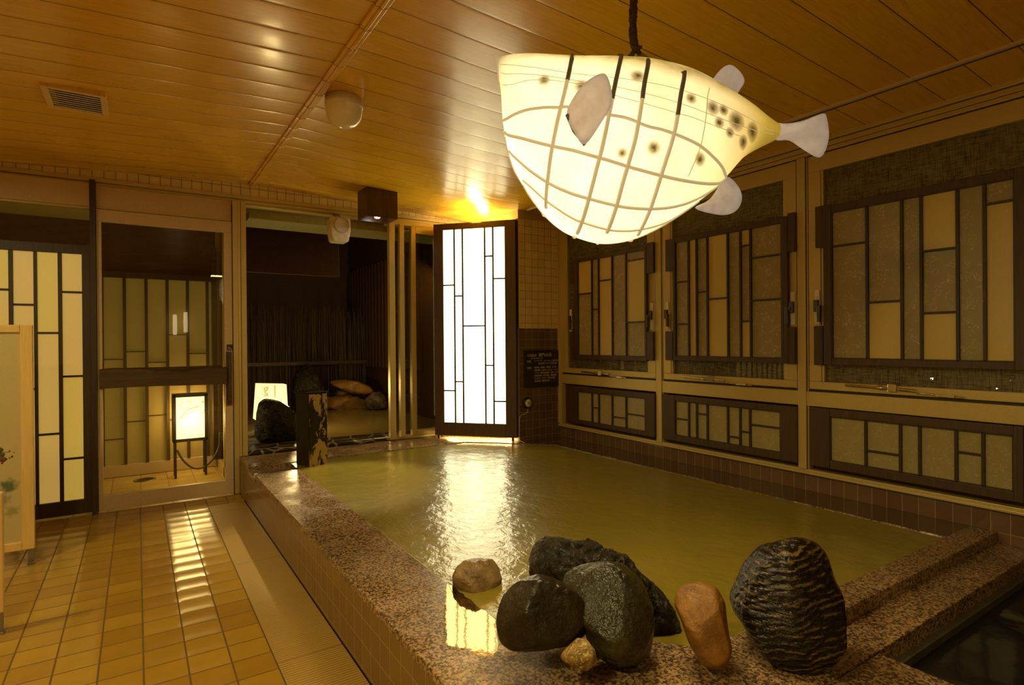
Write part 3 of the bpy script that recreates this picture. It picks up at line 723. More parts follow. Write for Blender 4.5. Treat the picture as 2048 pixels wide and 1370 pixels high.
# ------------------------------------------------------------------ stones
def stone(name, label, outline, depth, thick, mat, seed, amp=.03, group=None, fs=3.0, ridge=0, cat='stone', smooth=True, flat=0, rest=False, facets=9):
    """solid stone whose outline follows the points seen in the photo; thick = half depth in metres"""
    n = len(outline); cx = sum(p[0] for p in outline)/n; cy = sum(p[1] for p in outline)/n
    cen = pD(cx, cy, depth); vd = (cen-C0).normalized()
    A = vd.cross(Vector((0,0,1))).normalized(); U = A.cross(vd).normalized()
    pol = []
    for (x, y) in outline:
        p = pD(x, y, depth) - cen; pol.append((math.atan2(p.dot(U), p.dot(A)), math.hypot(p.dot(U), p.dot(A))))
    pol.sort()
    def rad(t):
        t = (t+math.pi) % (2*math.pi)-math.pi
        for i in range(len(pol)):
            a0, r0_ = pol[i]; a1, r1_ = pol[(i+1) % len(pol)]
            if i == len(pol)-1: a1 += 2*math.pi
            tt = t
            if i == len(pol)-1 and tt < a0: tt += 2*math.pi
            if a0 <= tt <= a1:
                # straight edge between the two points
                x0, y0, x1, y1 = r0_*math.cos(a0), r0_*math.sin(a0), r1_*math.cos(a1), r1_*math.sin(a1)
                dx, dy = x1-x0, y1-y0; den = math.cos(tt)*dy-math.sin(tt)*dx
                return (x0*dy-y0*dx)/den if abs(den) > 1e-6 else r0_
        return pol[0][1]
    def rsm(t): return sum(rad(t+d)*w_ for d, w_ in ((-.08,.2),(-.04,.2),(0,.2),(.04,.2),(.08,.2)))
    NA, NB = 128, 64; v = []; S = sum(p[1] for p in pol)/n
    off = Vector((seed*3.1, seed*1.7, seed*.9))
    R_tab = [rsm(2*math.pi*k/NA) for k in range(NA)]
    for j in range(NB+1):
        al = math.pi*j/NB; sa, ca = math.sin(al), math.cos(al)
        if flat: ca = math.copysign(abs(ca)**flat, ca)
        for k in range(NA):
            t = 2*math.pi*k/NA; r = R_tab[k]*(sa**.75 if sa > 0 else 0)
            p = A*math.cos(t)*r+U*math.sin(t)*r+vd*(-ca*thick)
            q = p/S
            d = noise.noise(q*fs*.6+off)*1.0+noise.noise(q*fs*1.5+off)*.5+noise.noise(q*fs*4+off)*.26+noise.noise(q*fs*9+off)*.10
            if ridge: d += ridge*(abs(noise.noise(q*fs*2.2+off*2))*-1.6+.3)
            k_ = amp*S/.15
            nrm = p.normalized() if p.length > 1e-6 else vd
            edge_ = 1-.65*sa**6                      # keep the outline close to the photo
            v.append(cen+p+nrm*d*k_*edge_)
    rng = random.Random(seed*17+3)
    for _ in range(facets):                          # broad flat faces
        a1 = rng.uniform(0, 2*math.pi); b1 = rng.uniform(.15, 1.15)
        pn_ = (-vd*math.cos(b1)+(A*math.cos(a1)+U*math.sin(a1))*math.sin(b1)).normalized()
        sup = max((p-cen).dot(pn_) for p in v); dd = sup*rng.uniform(.72, .9)
        for p in v:
            e_ = (p-cen).dot(pn_)-dd
            if e_ > 0: p -= pn_*e_*.6
    if rest:
        for p in v:
            if not (p.x > 1.06 and p.y > 1.2+max(0,(1.52-p.x))*1.13): p.z = max(p.z, .3165 if (p.y > 1.08 or p.x < 1.7) else .2625)
            else: p.z = max(p.z, .25)
    f = []
    for j in range(NB):
        for k in range(NA): k2 = (k+1) % NA; f.append((j*NA+k, (j+1)*NA+k, (j+1)*NA+k2, j*NA+k2))
    m = MB(); m.add(v, f, smooth)
    o = m.build(name, mat)
    return tag(o, label, cat, group)
GS = 'wet stones on the near corner of the bath'
stone('stone', 'small tan rounded stone sitting alone in the shallow water at the coping edge', [(903,1152),(912,1132),(930,1119),(960,1115),(985,1117),(996,1132),(1005,1160),(1000,1180),(975,1196),(950,1198),(925,1190),(906,1172)], 2.35, .10, 'stone_tan', 1, .016, GS, 2.4, .3, rest=True)
stone('stone', 'long craggy black stone lying behind the others, partly in the water', [(1060,1080),(1085,1072),(1120,1072),(1150,1079),(1190,1088),(1230,1102),(1270,1130),(1300,1162),(1330,1198),(1350,1240),(1368,1290),(1340,1315),(1250,1300),(1150,1240),(1070,1180),(1053,1135),(1055,1100)], 2.06, .11, 'stone_craggy', 2, .028, GS, 5, .9, rest=True)
stone('stone', 'smooth dark flat-faced stone at the left front of the stone group', [(1000,1190),(1018,1172),(1040,1158),(1058,1151),(1075,1144),(1100,1151),(1130,1165),(1160,1185),(1180,1200),(1187,1218),(1185,1250),(1165,1272),(1140,1290),(1090,1298),(1030,1300),(1002,1287),(990,1250),(992,1215)], 1.74, .12, 'stone_dark', 3, .013, GS, 2.0, .25, rest=True)
stone('stone', 'grey-green boulder leaning over the dark stone, with wet highlights on its shoulder', [(1120,1145),(1150,1128),(1200,1119),(1240,1120),(1270,1138),(1290,1170),(1304,1210),(1308,1260),(1302,1300),(1275,1325),(1240,1331),(1210,1320),(1180,1290),(1160,1250),(1140,1210),(1125,1170)], 1.77, .13, 'stone_green', 4, .012, GS, 2.2, .3, rest=True)
stone('stone', 'small speckled golden pebble in front of the boulders', [(1155,1274),(1175,1279),(1190,1300),(1194,1322),(1175,1343),(1150,1336),(1125,1323),(1119,1312),(1135,1293)], 1.60, .045, 'stone_speckled', 5, .010, GS, 2, rest=True)
stone('stone', 'upright orange-brown pebble between the green boulder and the striped boulder', [(1350,1185),(1362,1169),(1385,1161),(1412,1162),(1435,1175),(1450,1205),(1456,1260),(1463,1300),(1455,1325),(1430,1337),(1402,1326),(1380,1290),(1362,1240),(1347,1210)], 1.72, .09, 'stone_orange', 6, .007, GS, 1.6, rest=True)
stone('stone', 'largest boulder, black with wavy ochre stripes, at the right of the stone group', [(1454,1190),(1470,1155),(1490,1115),(1515,1087),(1545,1080),(1565,1073),(1600,1069),(1638,1082),(1655,1110),(1665,1150),(1681,1190),(1689,1240),(1686,1290),(1665,1322),(1620,1346),(1590,1350),(1550,1332),(1510,1290),(1480,1245),(1458,1215)], 1.80, .17, 'stone_striped', 7, .013, GS, 2.2, .35, rest=True)

# ------------------------------------------------------------------ charred spout post in the far left corner of the bath
F = pD(616.5, 935, 4.57); a_ = Vector((r0.x, r0.y, 0)); b_ = Vector((fwd.x, fwd.y, 0)).normalized()
sL = (-.777*a_+.629*b_)*.178; sR = (.629*a_+.777*b_)*.178
zt = pD(617, 787, 4.57).z
def postmat():
    g = G('peeling_gilt'); P = g.pos()[0]
    n = g.noise(g.mapping(P, (1,1,.45)), 11, 5, .65, .8)
    m = g.math('GREATER_THAN', n, .505)
    c = g.mix(m, (.012,.008,.004), (.36,.23,.06))
    MT['peeling_gilt'] = g.fin(c, .35, g.bump(g.math('ADD', g.math('MULTIPLY', m, .5), g.noise(P, 50, 4)), .6, .006))
postmat()
post = thing('spout_post', (F.x, F.y, .02), 'square charred wooden post with peeling gilt, standing in the far left bath corner', 'post')
F0 = Vector((F.x, F.y, .02))
pbd = MB().obox(F0, sL, sR, (0,0,zt-.02)).build('post_body', 'char_wood', post, bevel=.006)
nR = sR.normalized().cross(Vector((0,0,1))); 
if nR.dot(b_) > 0: nR = -nR
MB().obox(F0+sR*.06+nR*.0045+Vector((0,0,.03)), sR*.9, -nR*.004, (0,0,zt-.06)).build('gilt_face', 'peeling_gilt', pbd)
MB().obox(Vector((F.x, F.y, zt))-sL*.03-sR*.03, sL*1.06, sR*1.06, (0,0,.008)).build('post_cap', 'char_wood', post, bevel=.002)

# ------------------------------------------------------------------ big corner shoji lamp
lamp = thing('floor_lamp', (2.83, 5.05, CT), 'tall glowing paper lamp in a dark wooden frame, standing in the bath corner', 'lamp')
LA, LB = Vector((2.55, 5.30, 0)), Vector((3.125, 4.655, 0))
ld = (LB-LA); LL = ld.length; ld.normalize(); ln = Vector((ld.y, -ld.x, 0))
if ln.dot(Vector((0,-1,0))) < 0: ln = -ln            # towards the bath
LZ0, LZ1 = .352, 2.50
def lp(px, py):
    d = ray(px, py); t_ = (LA.x*ln.x+LA.y*ln.y)/(d.x*ln.x+d.y*ln.y); p = C0+d*t_
    return (Vector((p.x, p.y, 0))-LA).dot(ld), p.z
k6 = K(740, 400, 2.74)
u0_, u1_ = lp(*k6(402, 600))[0], lp(*k6(739, 600))[0]
vt, vb = (lp(*k6(402, 162))[1]+lp(*k6(739, 148))[1])/2, (lp(*k6(407, 1220))[1]+lp(*k6(739, 1226))[1])/2
uL, uR = lp(*k6(350, 600))[0], LL
def lb_(m, ua, ub, z0, z1, d0, d1): return m.obox(LA+ld*ua+ln*d0+Vector((0,0,z0)), ld*(ub-ua), ln*(d1-d0), (0,0,z1-z0))
m = MB(); dpt = .16
for d0, d1 in ((-.03, 0), (-dpt, -dpt+.025)):
    lb_(m, uL, u0_, LZ0, LZ1, d0, d1); lb_(m, u1_, uR-.02, LZ0, LZ1, d0, d1); lb_(m, u0_, u1_, vt, LZ1, d0, d1); lb_(m, u0_, u1_, LZ0, vb, d0, d1)
m.build('lamp_frame', 'lantern_wood', lamp, bevel=.004)
m = MB(); lb_(m, uL, uL+.018, LZ0, LZ1, -dpt+.025, -.03); lb_(m, uR-.04, uR-.02, LZ0, LZ1, -dpt+.025, -.03); m.build('side_board', 'lantern_wood', lamp)
m = MB(); vx_ = [463, 508, 630, 675]; us = [lp(*k6(x, 600))[0] for x in vx_]
for u in us: lb_(m, u-.008, u+.008, vb, vt, -.013, -.001)
bs = [u0_]+us+[u1_]; xs_ = [402]+vx_+[739]
for i, ys in {0:[467,1045],1:[526,996],2:[690],3:[307,906],4:[430,1104]}.items():
    for y in ys:
        z = lp(*k6((xs_[i]+xs_[i+1])/2, y))[1]; lb_(m, bs[i], bs[i+1], z-.007, z+.007, -.013, -.002)
m.build('lamp_lattice', 'dark_wood', lamp)
m = MB(); lb_(m, u0_-.005, u1_+.005, vb-.005, vt+.005, -.018, -.014); m.build('lamp_paper', 'lantern_paper', lamp)
m = MB(); lb_(m, u0_-.005, u1_+.005, vb-.005, vt+.005, -dpt+.026, -dpt+.030); m.build('lamp_paper', 'lantern_paper', lamp)
for fr_ in (.3, .7):
    c_ = LA+ld*(LL*fr_)+ln*(-.08); MB().tube([c_+Vector((0,0,.45)), c_+Vector((0,0,2.42))], .014, 10).build('lamp_tube', 'lantern_tube', lamp)
for u in (uL+.02, uR-.08):
    for dd in (-.045, -dpt+.03):
        m = MB(); c_ = LA+ld*u+ln*dd; m.obox(c_+Vector((0,0,CT+.001)), ld*.022, ln*.022, (0,0,LZ0-CT)); m.build('foot', 'lantern_wood', lamp)
lc = LA+ld*(LL*.5)+ln*(-.08)
rz = math.atan2(ld.y, ld.x)
l1 = light('lamp_top_spill', 'AREA', (lc.x, lc.y, LZ1-.01), 10, (1,.74,.32), LL*.8, (math.pi, 0, -rz), .10)
l2 = light('lamp_bottom_spill', 'AREA', (lc.x, lc.y, LZ0+.015), 9, (1,.74,.32), LL*.8, (0, 0, rz), .10)

# ------------------------------------------------------------------ sign and thermometer on the column
sgx0, sgx1 = pY(1047, 740, CY).x, pY(1121, 740, CY).x; sgz1, sgz0 = pY(1080, 700, CY).z, pY(1080, 774, CY).z
sign = thing('wall_sign', ((sgx0+sgx1)/2, CY-.02, sgz0), 'dark notice board with white Japanese writing on the tiled column', 'sign')
MB().box(sgx0, sgx1, CY-.016, CY-.002, sgz0, sgz1).build('board', 'sign_board', sign, bevel=.002)
sw_ = sgx1-sgx0; sh_ = sgz1-sgz0
def ln_(t, u, v_, size): text(t, size, (sgx0+sw_*u, CY-.0168, sgz0+sh_*v_), (1,0,0), (0,0,1), 'sign_ink', sign)
ln_('天然温泉', .075, .830, sw_*.062); ln_('関門の湯', .375, .825, sw_*.088); ln_('Spa Kanmon no yu', .17, .765, sw_*.042)
ln_('泉質：', .07, .675, sw_*.052); ln_('ナトリウム・カルシウム−塩化物泉', .26, .690, sw_*.042); ln_('（低張性弱アルカリ性高温泉）', .34, .620, sw_*.040)
ln_('効能：', .07, .505, sw_*.052)
for i, t in enumerate(['神経痛、筋肉痛、関節痛、五十肩', '運動麻痺、関節のこわばり、うちみ', 'くじき、慢性消化器病、痔疾、冷え性', '病後回復期、疲労回復、健康増進', 'きりきず、やけど、慢性皮膚病', '虚弱児童、慢性婦人病']): ln_(t, .26, .515-.073*i, sw_*.040)
tc = pY(1058.5, 806, CY-.02)
th = thing('thermometer', (tc.x, CY-.02, tc.z-.05), 'round dial thermometer with a thin probe wire below the notice board', 'thermometer')
tcase = MB().lathe((tc.x-.012, CY-.001, tc.z), [(0,0),(.058,0),(.058,.014),(.045,.030),(.041,.026),(0,.024)], (0,-1,0), 32).build('case', 'black_frame', th)
MB().lathe((tc.x-.012, CY-.025, tc.z), [(0,0),(.040,0),(.040,.002),(0,.002)], (0,-1,0), 32).build('dial', 'white_plastic', tcase)
m = MB(); m.obox((tc.x-.030, CY-.0285, tc.z+.014), (.034,0,-.026), (0,-.001,0), (.003,0,.004)); m.lathe((tc.x-.012, CY-.0275, tc.z), [(0,0),(.004,0),(.004,.002),(0,.002)], (0,-1,0), 10); m.build('needle', 'black_frame', tcase)
wp = [pY(x, y, CY-.015) for x, y in ((1056,817),(1055.5,824),(1050,828),(1043,830),(1039.5,834),(1038.8,842),(1038.8,874))]
wp += [Vector((wp[-1].x+.0, CY-.03, .325)), Vector((wp[-1].x-.01, CY-.12, .322))]
MB().tube(wp, .0028, 6).build('probe_wire', 'white_plastic', th)

# ------------------------------------------------------------------ ceiling things
dl = pZ(688, 196, cz(.94)); 
dome = thing('ceiling_lamp', (dl.x, dl.y, cz(dl.x)-.19), 'unlit round white dome lamp on the ceiling beside the ridge trim', 'lamp')
rr = 37/FPX*(dl-C0).dot(fwd)
cc = Vector((dl.x, dl.y, cz(dl.x)))
MB().lathe(cc, [(0,0),(rr*.98,0),(rr*.98,-.028),(rr,-.030),(rr,-.052),(rr*.96,-.054),(0,-.054)], (0,0,1), 40).build('lamp_base', 'white_plastic', dome)
g = G('frosted_globe'); MT['frosted_globe'] = g.fin((.85,.78,.60), .18, coat=.5, coatr=.08)
pr = [(rr*.95*math.cos(a), -.054-.02-(.10)*math.sin(a)) for a in [i*math.pi/2/12 for i in range(13)]]
MB().lathe(cc, [(rr*.95,-.050)]+pr, (0,0,1), 40).build('lamp_globe', 'frosted_globe', dome)
# air grille
va, vb_ = pZ(82, 176, 2.645), pZ(214, 222, 2.635)
vx0, vx1 = pZ(88, 195, 2.64).x, pZ(214, 205, 2.64).x; vy0, vy1 = pZ(150, 183, 2.64).y, pZ(150, 224, 2.64).y
zz = cz((vx0+vx1)/2)
vent = thing('ceiling_grille', ((vx0+vx1)/2, (vy0+vy1)/2, zz-.02), 'rectangular air grille with thin slats in the ceiling at upper left', 'vent')
tl_ = .047
def vz(x): return cz(x)
m = MB()
for (xa_, xb_, ya_, yb_) in ((vx0+.03,vx1-.03,vy0,vy0+.03),(vx0+.03,vx1-.03,vy1-.03,vy1),(vx0,vx0+.03,vy0,vy1),(vx1-.03,vx1,vy0,vy1)): m.box(xa_, xb_, ya_, yb_, zz-.020, zz+.012)
m.build('grille_frame', 'pale_wood', vent, bevel=.003)
MB().box(vx0+.03, vx1-.03, vy0+.03, vy1-.03, zz-.004, zz+.01).build('grille_back', 'black_frame', vent)
ns = 9; m = MB()
for i in range(ns):
    y = vy0+.036+(vy1-vy0-.072)*i/(ns-1); m.obox((vx0+.03, y-.012, zz-.018), (vx1-vx0-.06,0,0), (0,.024,.006), (0,-.001,.003))
m.build('grille_slats', 'white_plastic', vent)
# square wooden downlight box
nc = pZ(731, 372.5, 2.675); nr = pZ(797, 383.5, 2.655); nl = pZ(712.5, 385, 2.68)
bx0, bx1_ = nc.x, nr.x; by0 = (nc.y+nr.y)/2; by1 = by0+.24; bzb = pY(731, 431, by0).z
dbx = thing('downlight_box', ((bx0+bx1_)/2, (by0+by1)/2, bzb), 'square box of dark striped boards on the ceiling holding a small downlight', 'lamp')
m = MB(); th_ = .012; zt_ = cz((bx0+bx1_)/2)+.005
m.box(bx0, bx1_, by0, by0+th_, bzb, zt_); m.box(bx0, bx1_, by1-th_, by1, bzb, zt_); m.box(bx0, bx0+th_, by0+th_, by1-th_, bzb, zt_); m.box(bx1_-th_, bx1_, by0+th_, by1-th_, bzb, zt_)
m.build('box_boards', 'box_wood', dbx, bevel=.001)
bc = Vector(((bx0+bx1_)/2-.01, (by0+by1)/2-.02, bzb+.030))
sck = MB().lathe(bc, [(.0,.10),(.035,.10),(.035,.02),(.03,.0)], (0,0,1), 20).build('lamp_socket', 'grey_metal', dbx)
MB().lathe(bc, [(.029,.0),(.029,-.006),(.020,-.018),(0,-.024)], (0,0,1), 20).build('bulb', 'bulb', sck)
aim = pZ(690, 962, .31)-(bc+Vector((0,0,-.04)))
light('downlight_beam', 'SPOT', bc+Vector((0,0,-.04)), 170, (1,.84,.50), .03, aim.to_track_quat('-Z', 'Y').to_euler(), spot=38)

# ------------------------------------------------------------------ puffer-fish lantern
FD = 2.0
fc = pD(1275, 300, FD)
fish = thing('fish_lantern', pD(1270, 138, FD), 'huge glowing paper puffer-fish lantern with ribs and white fins, hanging over the bath', 'lantern')
AX = Vector((r0.x, r0.y, 0)).normalized(); DX = Vector((AX.y*-1, AX.x, 0))       # along the fish, away from the camera
if DX.dot(fwd) < 0: DX = -DX
st_ = [((994,121),(997,150),.022),((1003,120),(1002,185),.07),((1035,123),(1008,255),.14),((1075,127),(1030,335),.195),((1140,133),(1080,412),.235),((1190,136),(1120,452),.262),((1235,138),(1160,472),.275),((1290,143),(1215,484),.280),((1363,160),(1280,472),.262),((1430,190),(1350,435),.215),((1485,217),(1425,380),.155),((1525,238),(1488,314),.085),((1552,250),(1552,279),.035)]
def cr_(a, b, c, d, t): return .5*((2*b)+(c-a)*t+(2*a-5*b+4*c-d)*t*t+(3*b-a-3*c+d)*t*t*t)
def station(s):
    s = max(0, min(len(st_)-1.0001, s)); i = int(s); t = s-i
    g4 = [st_[max(0,min(len(st_)-1,i+k))] for k in (-1,0,1,2)]
    T = [cr_(*[q[0][j] for q in g4], t) for j in (0,1)]; B_ = [cr_(*[q[1][j] for q in g4], t) for j in (0,1)]
    return pD(T[0], T[1], FD), pD(B_[0], B_[1], FD), cr_(*[q[2] for q in g4], t)
def fpt(s, th, off=0.0):
    """th 0 = back ridge, pi = belly, negative = side towards the camera"""
    T, B_, w_ = station(s); c = (T+B_)/2; v_ = (T-B_)/2
    cs, sn = math.cos(th), math.sin(th)
    yy = math.copysign(abs(sn)**.82, sn); zz_ = math.copysign(abs(cs)**(.80 if cs > 0 else .95), cs)
    k_ = 1+off/max(w_, .03)
    return c + v_*zz_*k_ + DX*w_*yy*k_
NS, NT_ = 84, 56; v, f = [], []
for i in range(NS+1):
    s = (len(st_)-1)*i/NS
    for k in range(NT_): v.append(fpt(s, 2*math.pi*k/NT_))
for i in range(NS):
    for k in range(NT_): k2 = (k+1) % NT_; f.append((i*NT_+k, i*NT_+k2, (i+1)*NT_+k2, (i+1)*NT_+k))
def translucent(g, col, amount, emis=None, estr=0):
    nt = g.nt; g.fin(col, .65, emis=emis, estr=estr)
    tl = N(nt, 'ShaderNodeBsdfTranslucent'); g.put(tl.inputs[0], col)
    ad = N(nt, 'ShaderNodeMixShader'); ad.inputs[0].default_value = amount
    # the emission must survive the mix, so it is added on top
    if estr:
        em = N(nt, 'ShaderNodeEmission'); g.put(em.inputs[0], emis); em.inputs[1].default_value = estr*amount
        a2 = N(nt, 'ShaderNodeAddShader'); nt.links.new(tl.outputs[0], a2.inputs[0]); nt.links.new(em.outputs[0], a2.inputs[1]); second = a2.outputs[0]
    else: second = tl.outputs[0]
    nt.links.new(g.b.outputs[0], ad.inputs[1]); nt.links.new(second, ad.inputs[2]); nt.links.new(ad.outputs[0], g.out.inputs[0])
    return g.m
g = G('fin_paper'); cfin = g.ramp(g.noise(g.obj(), 22, 5), [(.3, (.60,.52,.42)), (.7, (.76,.68,.57))]); MT['fin_paper'] = translucent(g, cfin, .5, cfin, .30)  # emission puts the room's light into the fin colour
def fishpaper():
    g = G('fish_paper'); P, x = g.pos(); nt = g.nt
    dp = N(nt, 'ShaderNodeVectorMath', operation='DOT_PRODUCT'); nt.links.new(P, dp.inputs[0]); dp.inputs[1].default_value = AX; U_ = dp.outputs['Value']
    def spot(px, py, r):
        p = pD(px, py, FD-.2); ua = p.dot(AX)
        du = g.math('SUBTRACT', U_, ua); dz = g.math('SUBTRACT', x[2], p.z)
        d = g.math('SQRT', g.math('ADD', g.math('MULTIPLY', du, du), g.math('MULTIPLY', dz, dz)))
        return g.math('SUBTRACT', 1, g.math('DIVIDE', d, r), clamp=True)
    tot = None
    for px, py, r in ((1088,162,.022),(1160,184,.026),(1268,168,.026),(1236,321,.018),(1296,311,.024),(1396,322,.022),(1372,211,.02),(1420,222,.026),(1477,238,.034),(1435,249,.02),(1462,263,.018),(1524,247,.03),(1500,273,.022),(1445,222,.02)):
        q = spot(px, py, r); tot = q if tot is None else g.math('MAXIMUM', tot, q)
    tot = g.math('MULTIPLY', tot, g.math('ADD', .7, g.noise(P, 90, 3)))
    # painted back: height above a line that falls towards the tail
    a = pD(1000, 150, FD); b2 = pD(1540, 262, FD)
    sl = (b2.z-a.z)/((b2-a).dot(AX))
    ln2 = g.math('SUBTRACT', x[2], g.math('ADD', g.math('MULTIPLY', g.math('SUBTRACT', U_, a.dot(AX)), sl), a.z-.012))
    back = g.math('MULTIPLY', ln2, 16, clamp=True)
    back = g.math('MULTIPLY', back, g.math('ADD', .35, g.noise(P, 14, 4), clamp=True))
    tail = g.math('MULTIPLY', g.math('SUBTRACT', U_, pD(1380, 200, FD).dot(AX)), 4.2, clamp=True)
    wf = g.math('MULTIPLY', tail, .96)
    c = g.mix(g.ramp(g.noise(P, 6, 5, .6, .5), [(.35, (0,)*3), (.65, (1,)*3)]), (1.0,.90,.70), (.92,.78,.55))
    c = g.mix(wf, c, (.66,.50,.07)); c = g.mix(back, c, (.22,.17,.015))
    c = g.mix(g.math('MULTIPLY', g.math('POWER', tot, .6), 1, clamp=True), c, (.09,.065,.010))
    MT['fish_paper'] = translucent(g, g.mix(1, c, (.8,.8,.8), 'MULTIPLY'), .65, c, .14)
    return g
gf = fishpaper()
body = MB(); body.add(v, f, True); body.build('paper_body', 'fish_paper', fish)
def glowpaint(name, c, st):
    g = G(name); MT[name] = g.fin(c, .7, emis=c, estr=st)
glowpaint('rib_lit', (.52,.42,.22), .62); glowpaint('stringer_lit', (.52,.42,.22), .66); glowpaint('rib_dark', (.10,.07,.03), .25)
# hoops (bamboo strips with the lantern's glow put into their colour)
def hoop(s, a0, a1, r=.0068, mat='rib_lit'):
    n = 40; return MB().tube([fpt(s, a0+(a1-a0)*i/n, .001) for i in range(n+1)], r, 6).build('rib', mat, fish)
def proj(p):
    d = p-C0; z_ = d.dot(fwd); return 1024+FPX*d.dot(RT)/z_, 685-FPX*d.dot(UP)/z_
GRID = [(i*.08, -math.pi*j/90) for i in range(0, 150) for j in range(91)]
GP = [(proj(fpt(s_, t_)), s_, t_) for s_, t_ in GRID]
def trace(line):
    """points of the paper body (camera side) that show at the given photo points"""
    pts = []
    for i in range(len(line)-1):
        for k in range(5):
            g4 = [line[max(0, min(len(line)-1, i+q))] for q in (-1,0,1,2)]
            pts.append(tuple(cr_(*[q[j] for q in g4], k/5) for j in (0, 1)))
    pts.append(line[-1]); out = []
    for (x_, y_) in pts:
        best = sorted(GP, key=lambda g_: (g_[0][0]-x_)**2+(g_[0][1]-y_)**2)[:3]
        ws = [1/(.3+(g_[0][0]-x_)**2+(g_[0][1]-y_)**2) for g_ in best]; W_ = sum(ws)
        out.append((sum(w_*g_[1] for w_, g_ in zip(ws, best))/W_, sum(w_*g_[2] for w_, g_ in zip(ws, best))/W_))
    for _ in range(2):
        out = [out[0]]+[tuple((out[i-1][j]+2*out[i][j]+out[i+1][j])/4 for j in (0,1)) for i in range(1, len(out)-1)]+[out[-1]]
    return out
def strip(name, line, r, mats, split=0):
    st2_ = trace(line)
    for sg in (1, -1):
        P_ = [fpt(a_, sg*b2_, .001) for a_, b2_ in st2_]
        if split:
            MB().tube(P_[:split+1], r*1.08, 6).build(name, mats[1], fish); MB().tube(P_[split:], r, 6).build(name, mats[0], fish)
        else: MB().tube(P_, r, 6).build(name, mats[0], fish)
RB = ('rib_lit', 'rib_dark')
strip('rib', [(1143,128),(1128,190),(1113,250),(1101,320),(1094,380),(1092,414)], .0066, RB, 3)
strip('rib', [(1237,131),(1224,200),(1206,290),(1190,350),(1172,420),(1156,466)], .0066, RB, 5)
strip('rib', [(1292,136),(1284,200),(1270,280),(1250,350),(1230,420),(1214,464)], .0066, RB, 5)
strip('rib', [(1364,152),(1357,220),(1345,280),(1322,350),(1300,420),(1276,468)], .0066, RB, 6)
strip('rib', [(1414,186),(1412,230),(1402,290),(1377,352)], .0018, RB)
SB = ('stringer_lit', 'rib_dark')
strip('stringer', [(1008,240),(1040,223),(1100,214),(1160,217),(1225,231),(1290,250),(1350,268),(1400,292),(1438,325),(1452,350)], .0052, SB)
strip('stringer', [(1010,264),(1060,280),(1150,300),(1230,325),(1330,352),(1400,365),(1436,365),(1452,352)], .0056, SB)
strip('stringer', [(1020,302),(1060,340),(1110,372),(1170,395),(1240,412),(1300,417),(1360,410),(1410,388),(1448,360)], .0054, SB)
strip('stringer', [(1048,360),(1100,405),(1150,438),(1215,458),(1270,460),(1340,440),(1398,402)], .0044, SB)
strip('stringer', [(1002,129),(1060,134),(1140,146),(1230,156),(1300,166),(1360,180),(1430,204),(1490,232),(1546,262)], .0012, SB)
strip('stringer', [(1004,146),(1070,150),(1140,159),(1230,174),(1290,187),(1360,207),(1430,233),(1490,254),(1546,268)], .0012, SB)
strip('stringer', [(1006,170),(1070,160),(1150,166),(1220,188),(1290,208),(1360,228),(1420,248),(1480,272)], .0012, SB)
# fins: thin curved plates
def fin(name, outline, d0, d1, mat='fin_paper', thick=.010, pivot=None):
    """outline in photo points; depth runs linearly from the root point (first) to the farthest point"""
    rt = Vector(outline[0]+(0,)); far = max((Vector(p+(0,))-rt).length for p in outline)
    pts = []
    for i in range(len(outline)):
        a, b_2, c, d = (outline[(i+k) % len(outline)] for k in (-1,0,1,2))
        for t in (0, .25, .5, .75):
            x_, y_ = cr_(a[0], b_2[0], c[0], d[0], t), cr_(a[1], b_2[1], c[1], d[1], t)
            k_ = (Vector((x_, y_, 0))-rt).length/far; pts.append(pD(x_, y_, d0+(d1-d0)*k_))
    n = len(pts); c = sum(pts, Vector())/n; nr = fwd*thick*.5
    m = MB(); vv = [c-nr*1.6]+[c.lerp(p, .82)-nr*1.3 for p in pts]+[p for p in pts]+[c.lerp(p, .82)+nr*1.3 for p in pts]+[c+nr*1.6]
    ff = []
    for i in range(n):
        j = (i+1) % n
        ff += [(0, 1+j, 1+i), (1+i, 1+j, 1+n+j, 1+n+i), (1+n+i, 1+n+j, 1+2*n+j, 1+2*n+i), (1+2*n+i, 1+2*n+j, 1+3*n)]
    m.add(vv, ff, True); return m.build(name, mat, fish)
fin('side_fin', [(1133,228),(1150,190),(1172,164),(1196,149),(1212,149),(1222,175),(1223,208),(1206,240),(1170,289),(1148,264)], FD-.25, FD-.36)
fin('back_fin', [(1411,183),(1428,155),(1446,135),(1463,130),(1480,143),(1489,160),(1482,176),(1457,204)], FD-.02, FD-.02)
fin('side_fin', [(1390,416),(1420,398),(1451,355),(1473,368),(1484,392),(1478,415),(1460,428),(1432,429)], FD+.12, FD+.22)
fin('tail_fin', [(1548,248),(1575,247),(1608,241),(1645,227),(1654,237),(1658,272),(1650,303),(1636,315),(1606,299),(1578,281),(1550,279)], FD, FD-.06)
m = MB(); m.tube([pD(1134,229,FD-.262), pD(1148,262,FD-.262), pD(1170,290,FD-.262)], .006, 6); m.build('fin_rim', 'rib_dark', fish)
light('fish_bulb', 'POINT', fpt(6.0, math.pi*.5).lerp(fpt(6.0, -math.pi*.5), .5)+Vector((0,0,-.06)), 8.5, (1,.89,.56), .09)
light('fish_bulb', 'POINT', fpt(3.6, math.pi*.5).lerp(fpt(3.6, -math.pi*.5), .5)+Vector((0,0,-.04)), 2.6, (1,.89,.58), .06)
light('fish_bulb', 'POINT', fpt(8.6, math.pi*.5).lerp(fpt(8.6, -math.pi*.5), .5), .8, (1,.82,.46), .05)
# mouth ring
m = MB(); m.tube([fpt(.25, 2*math.pi*i/24, .002) for i in range(25)], .006, 6); m.build('mouth_rim', 'rib_lit', fish)
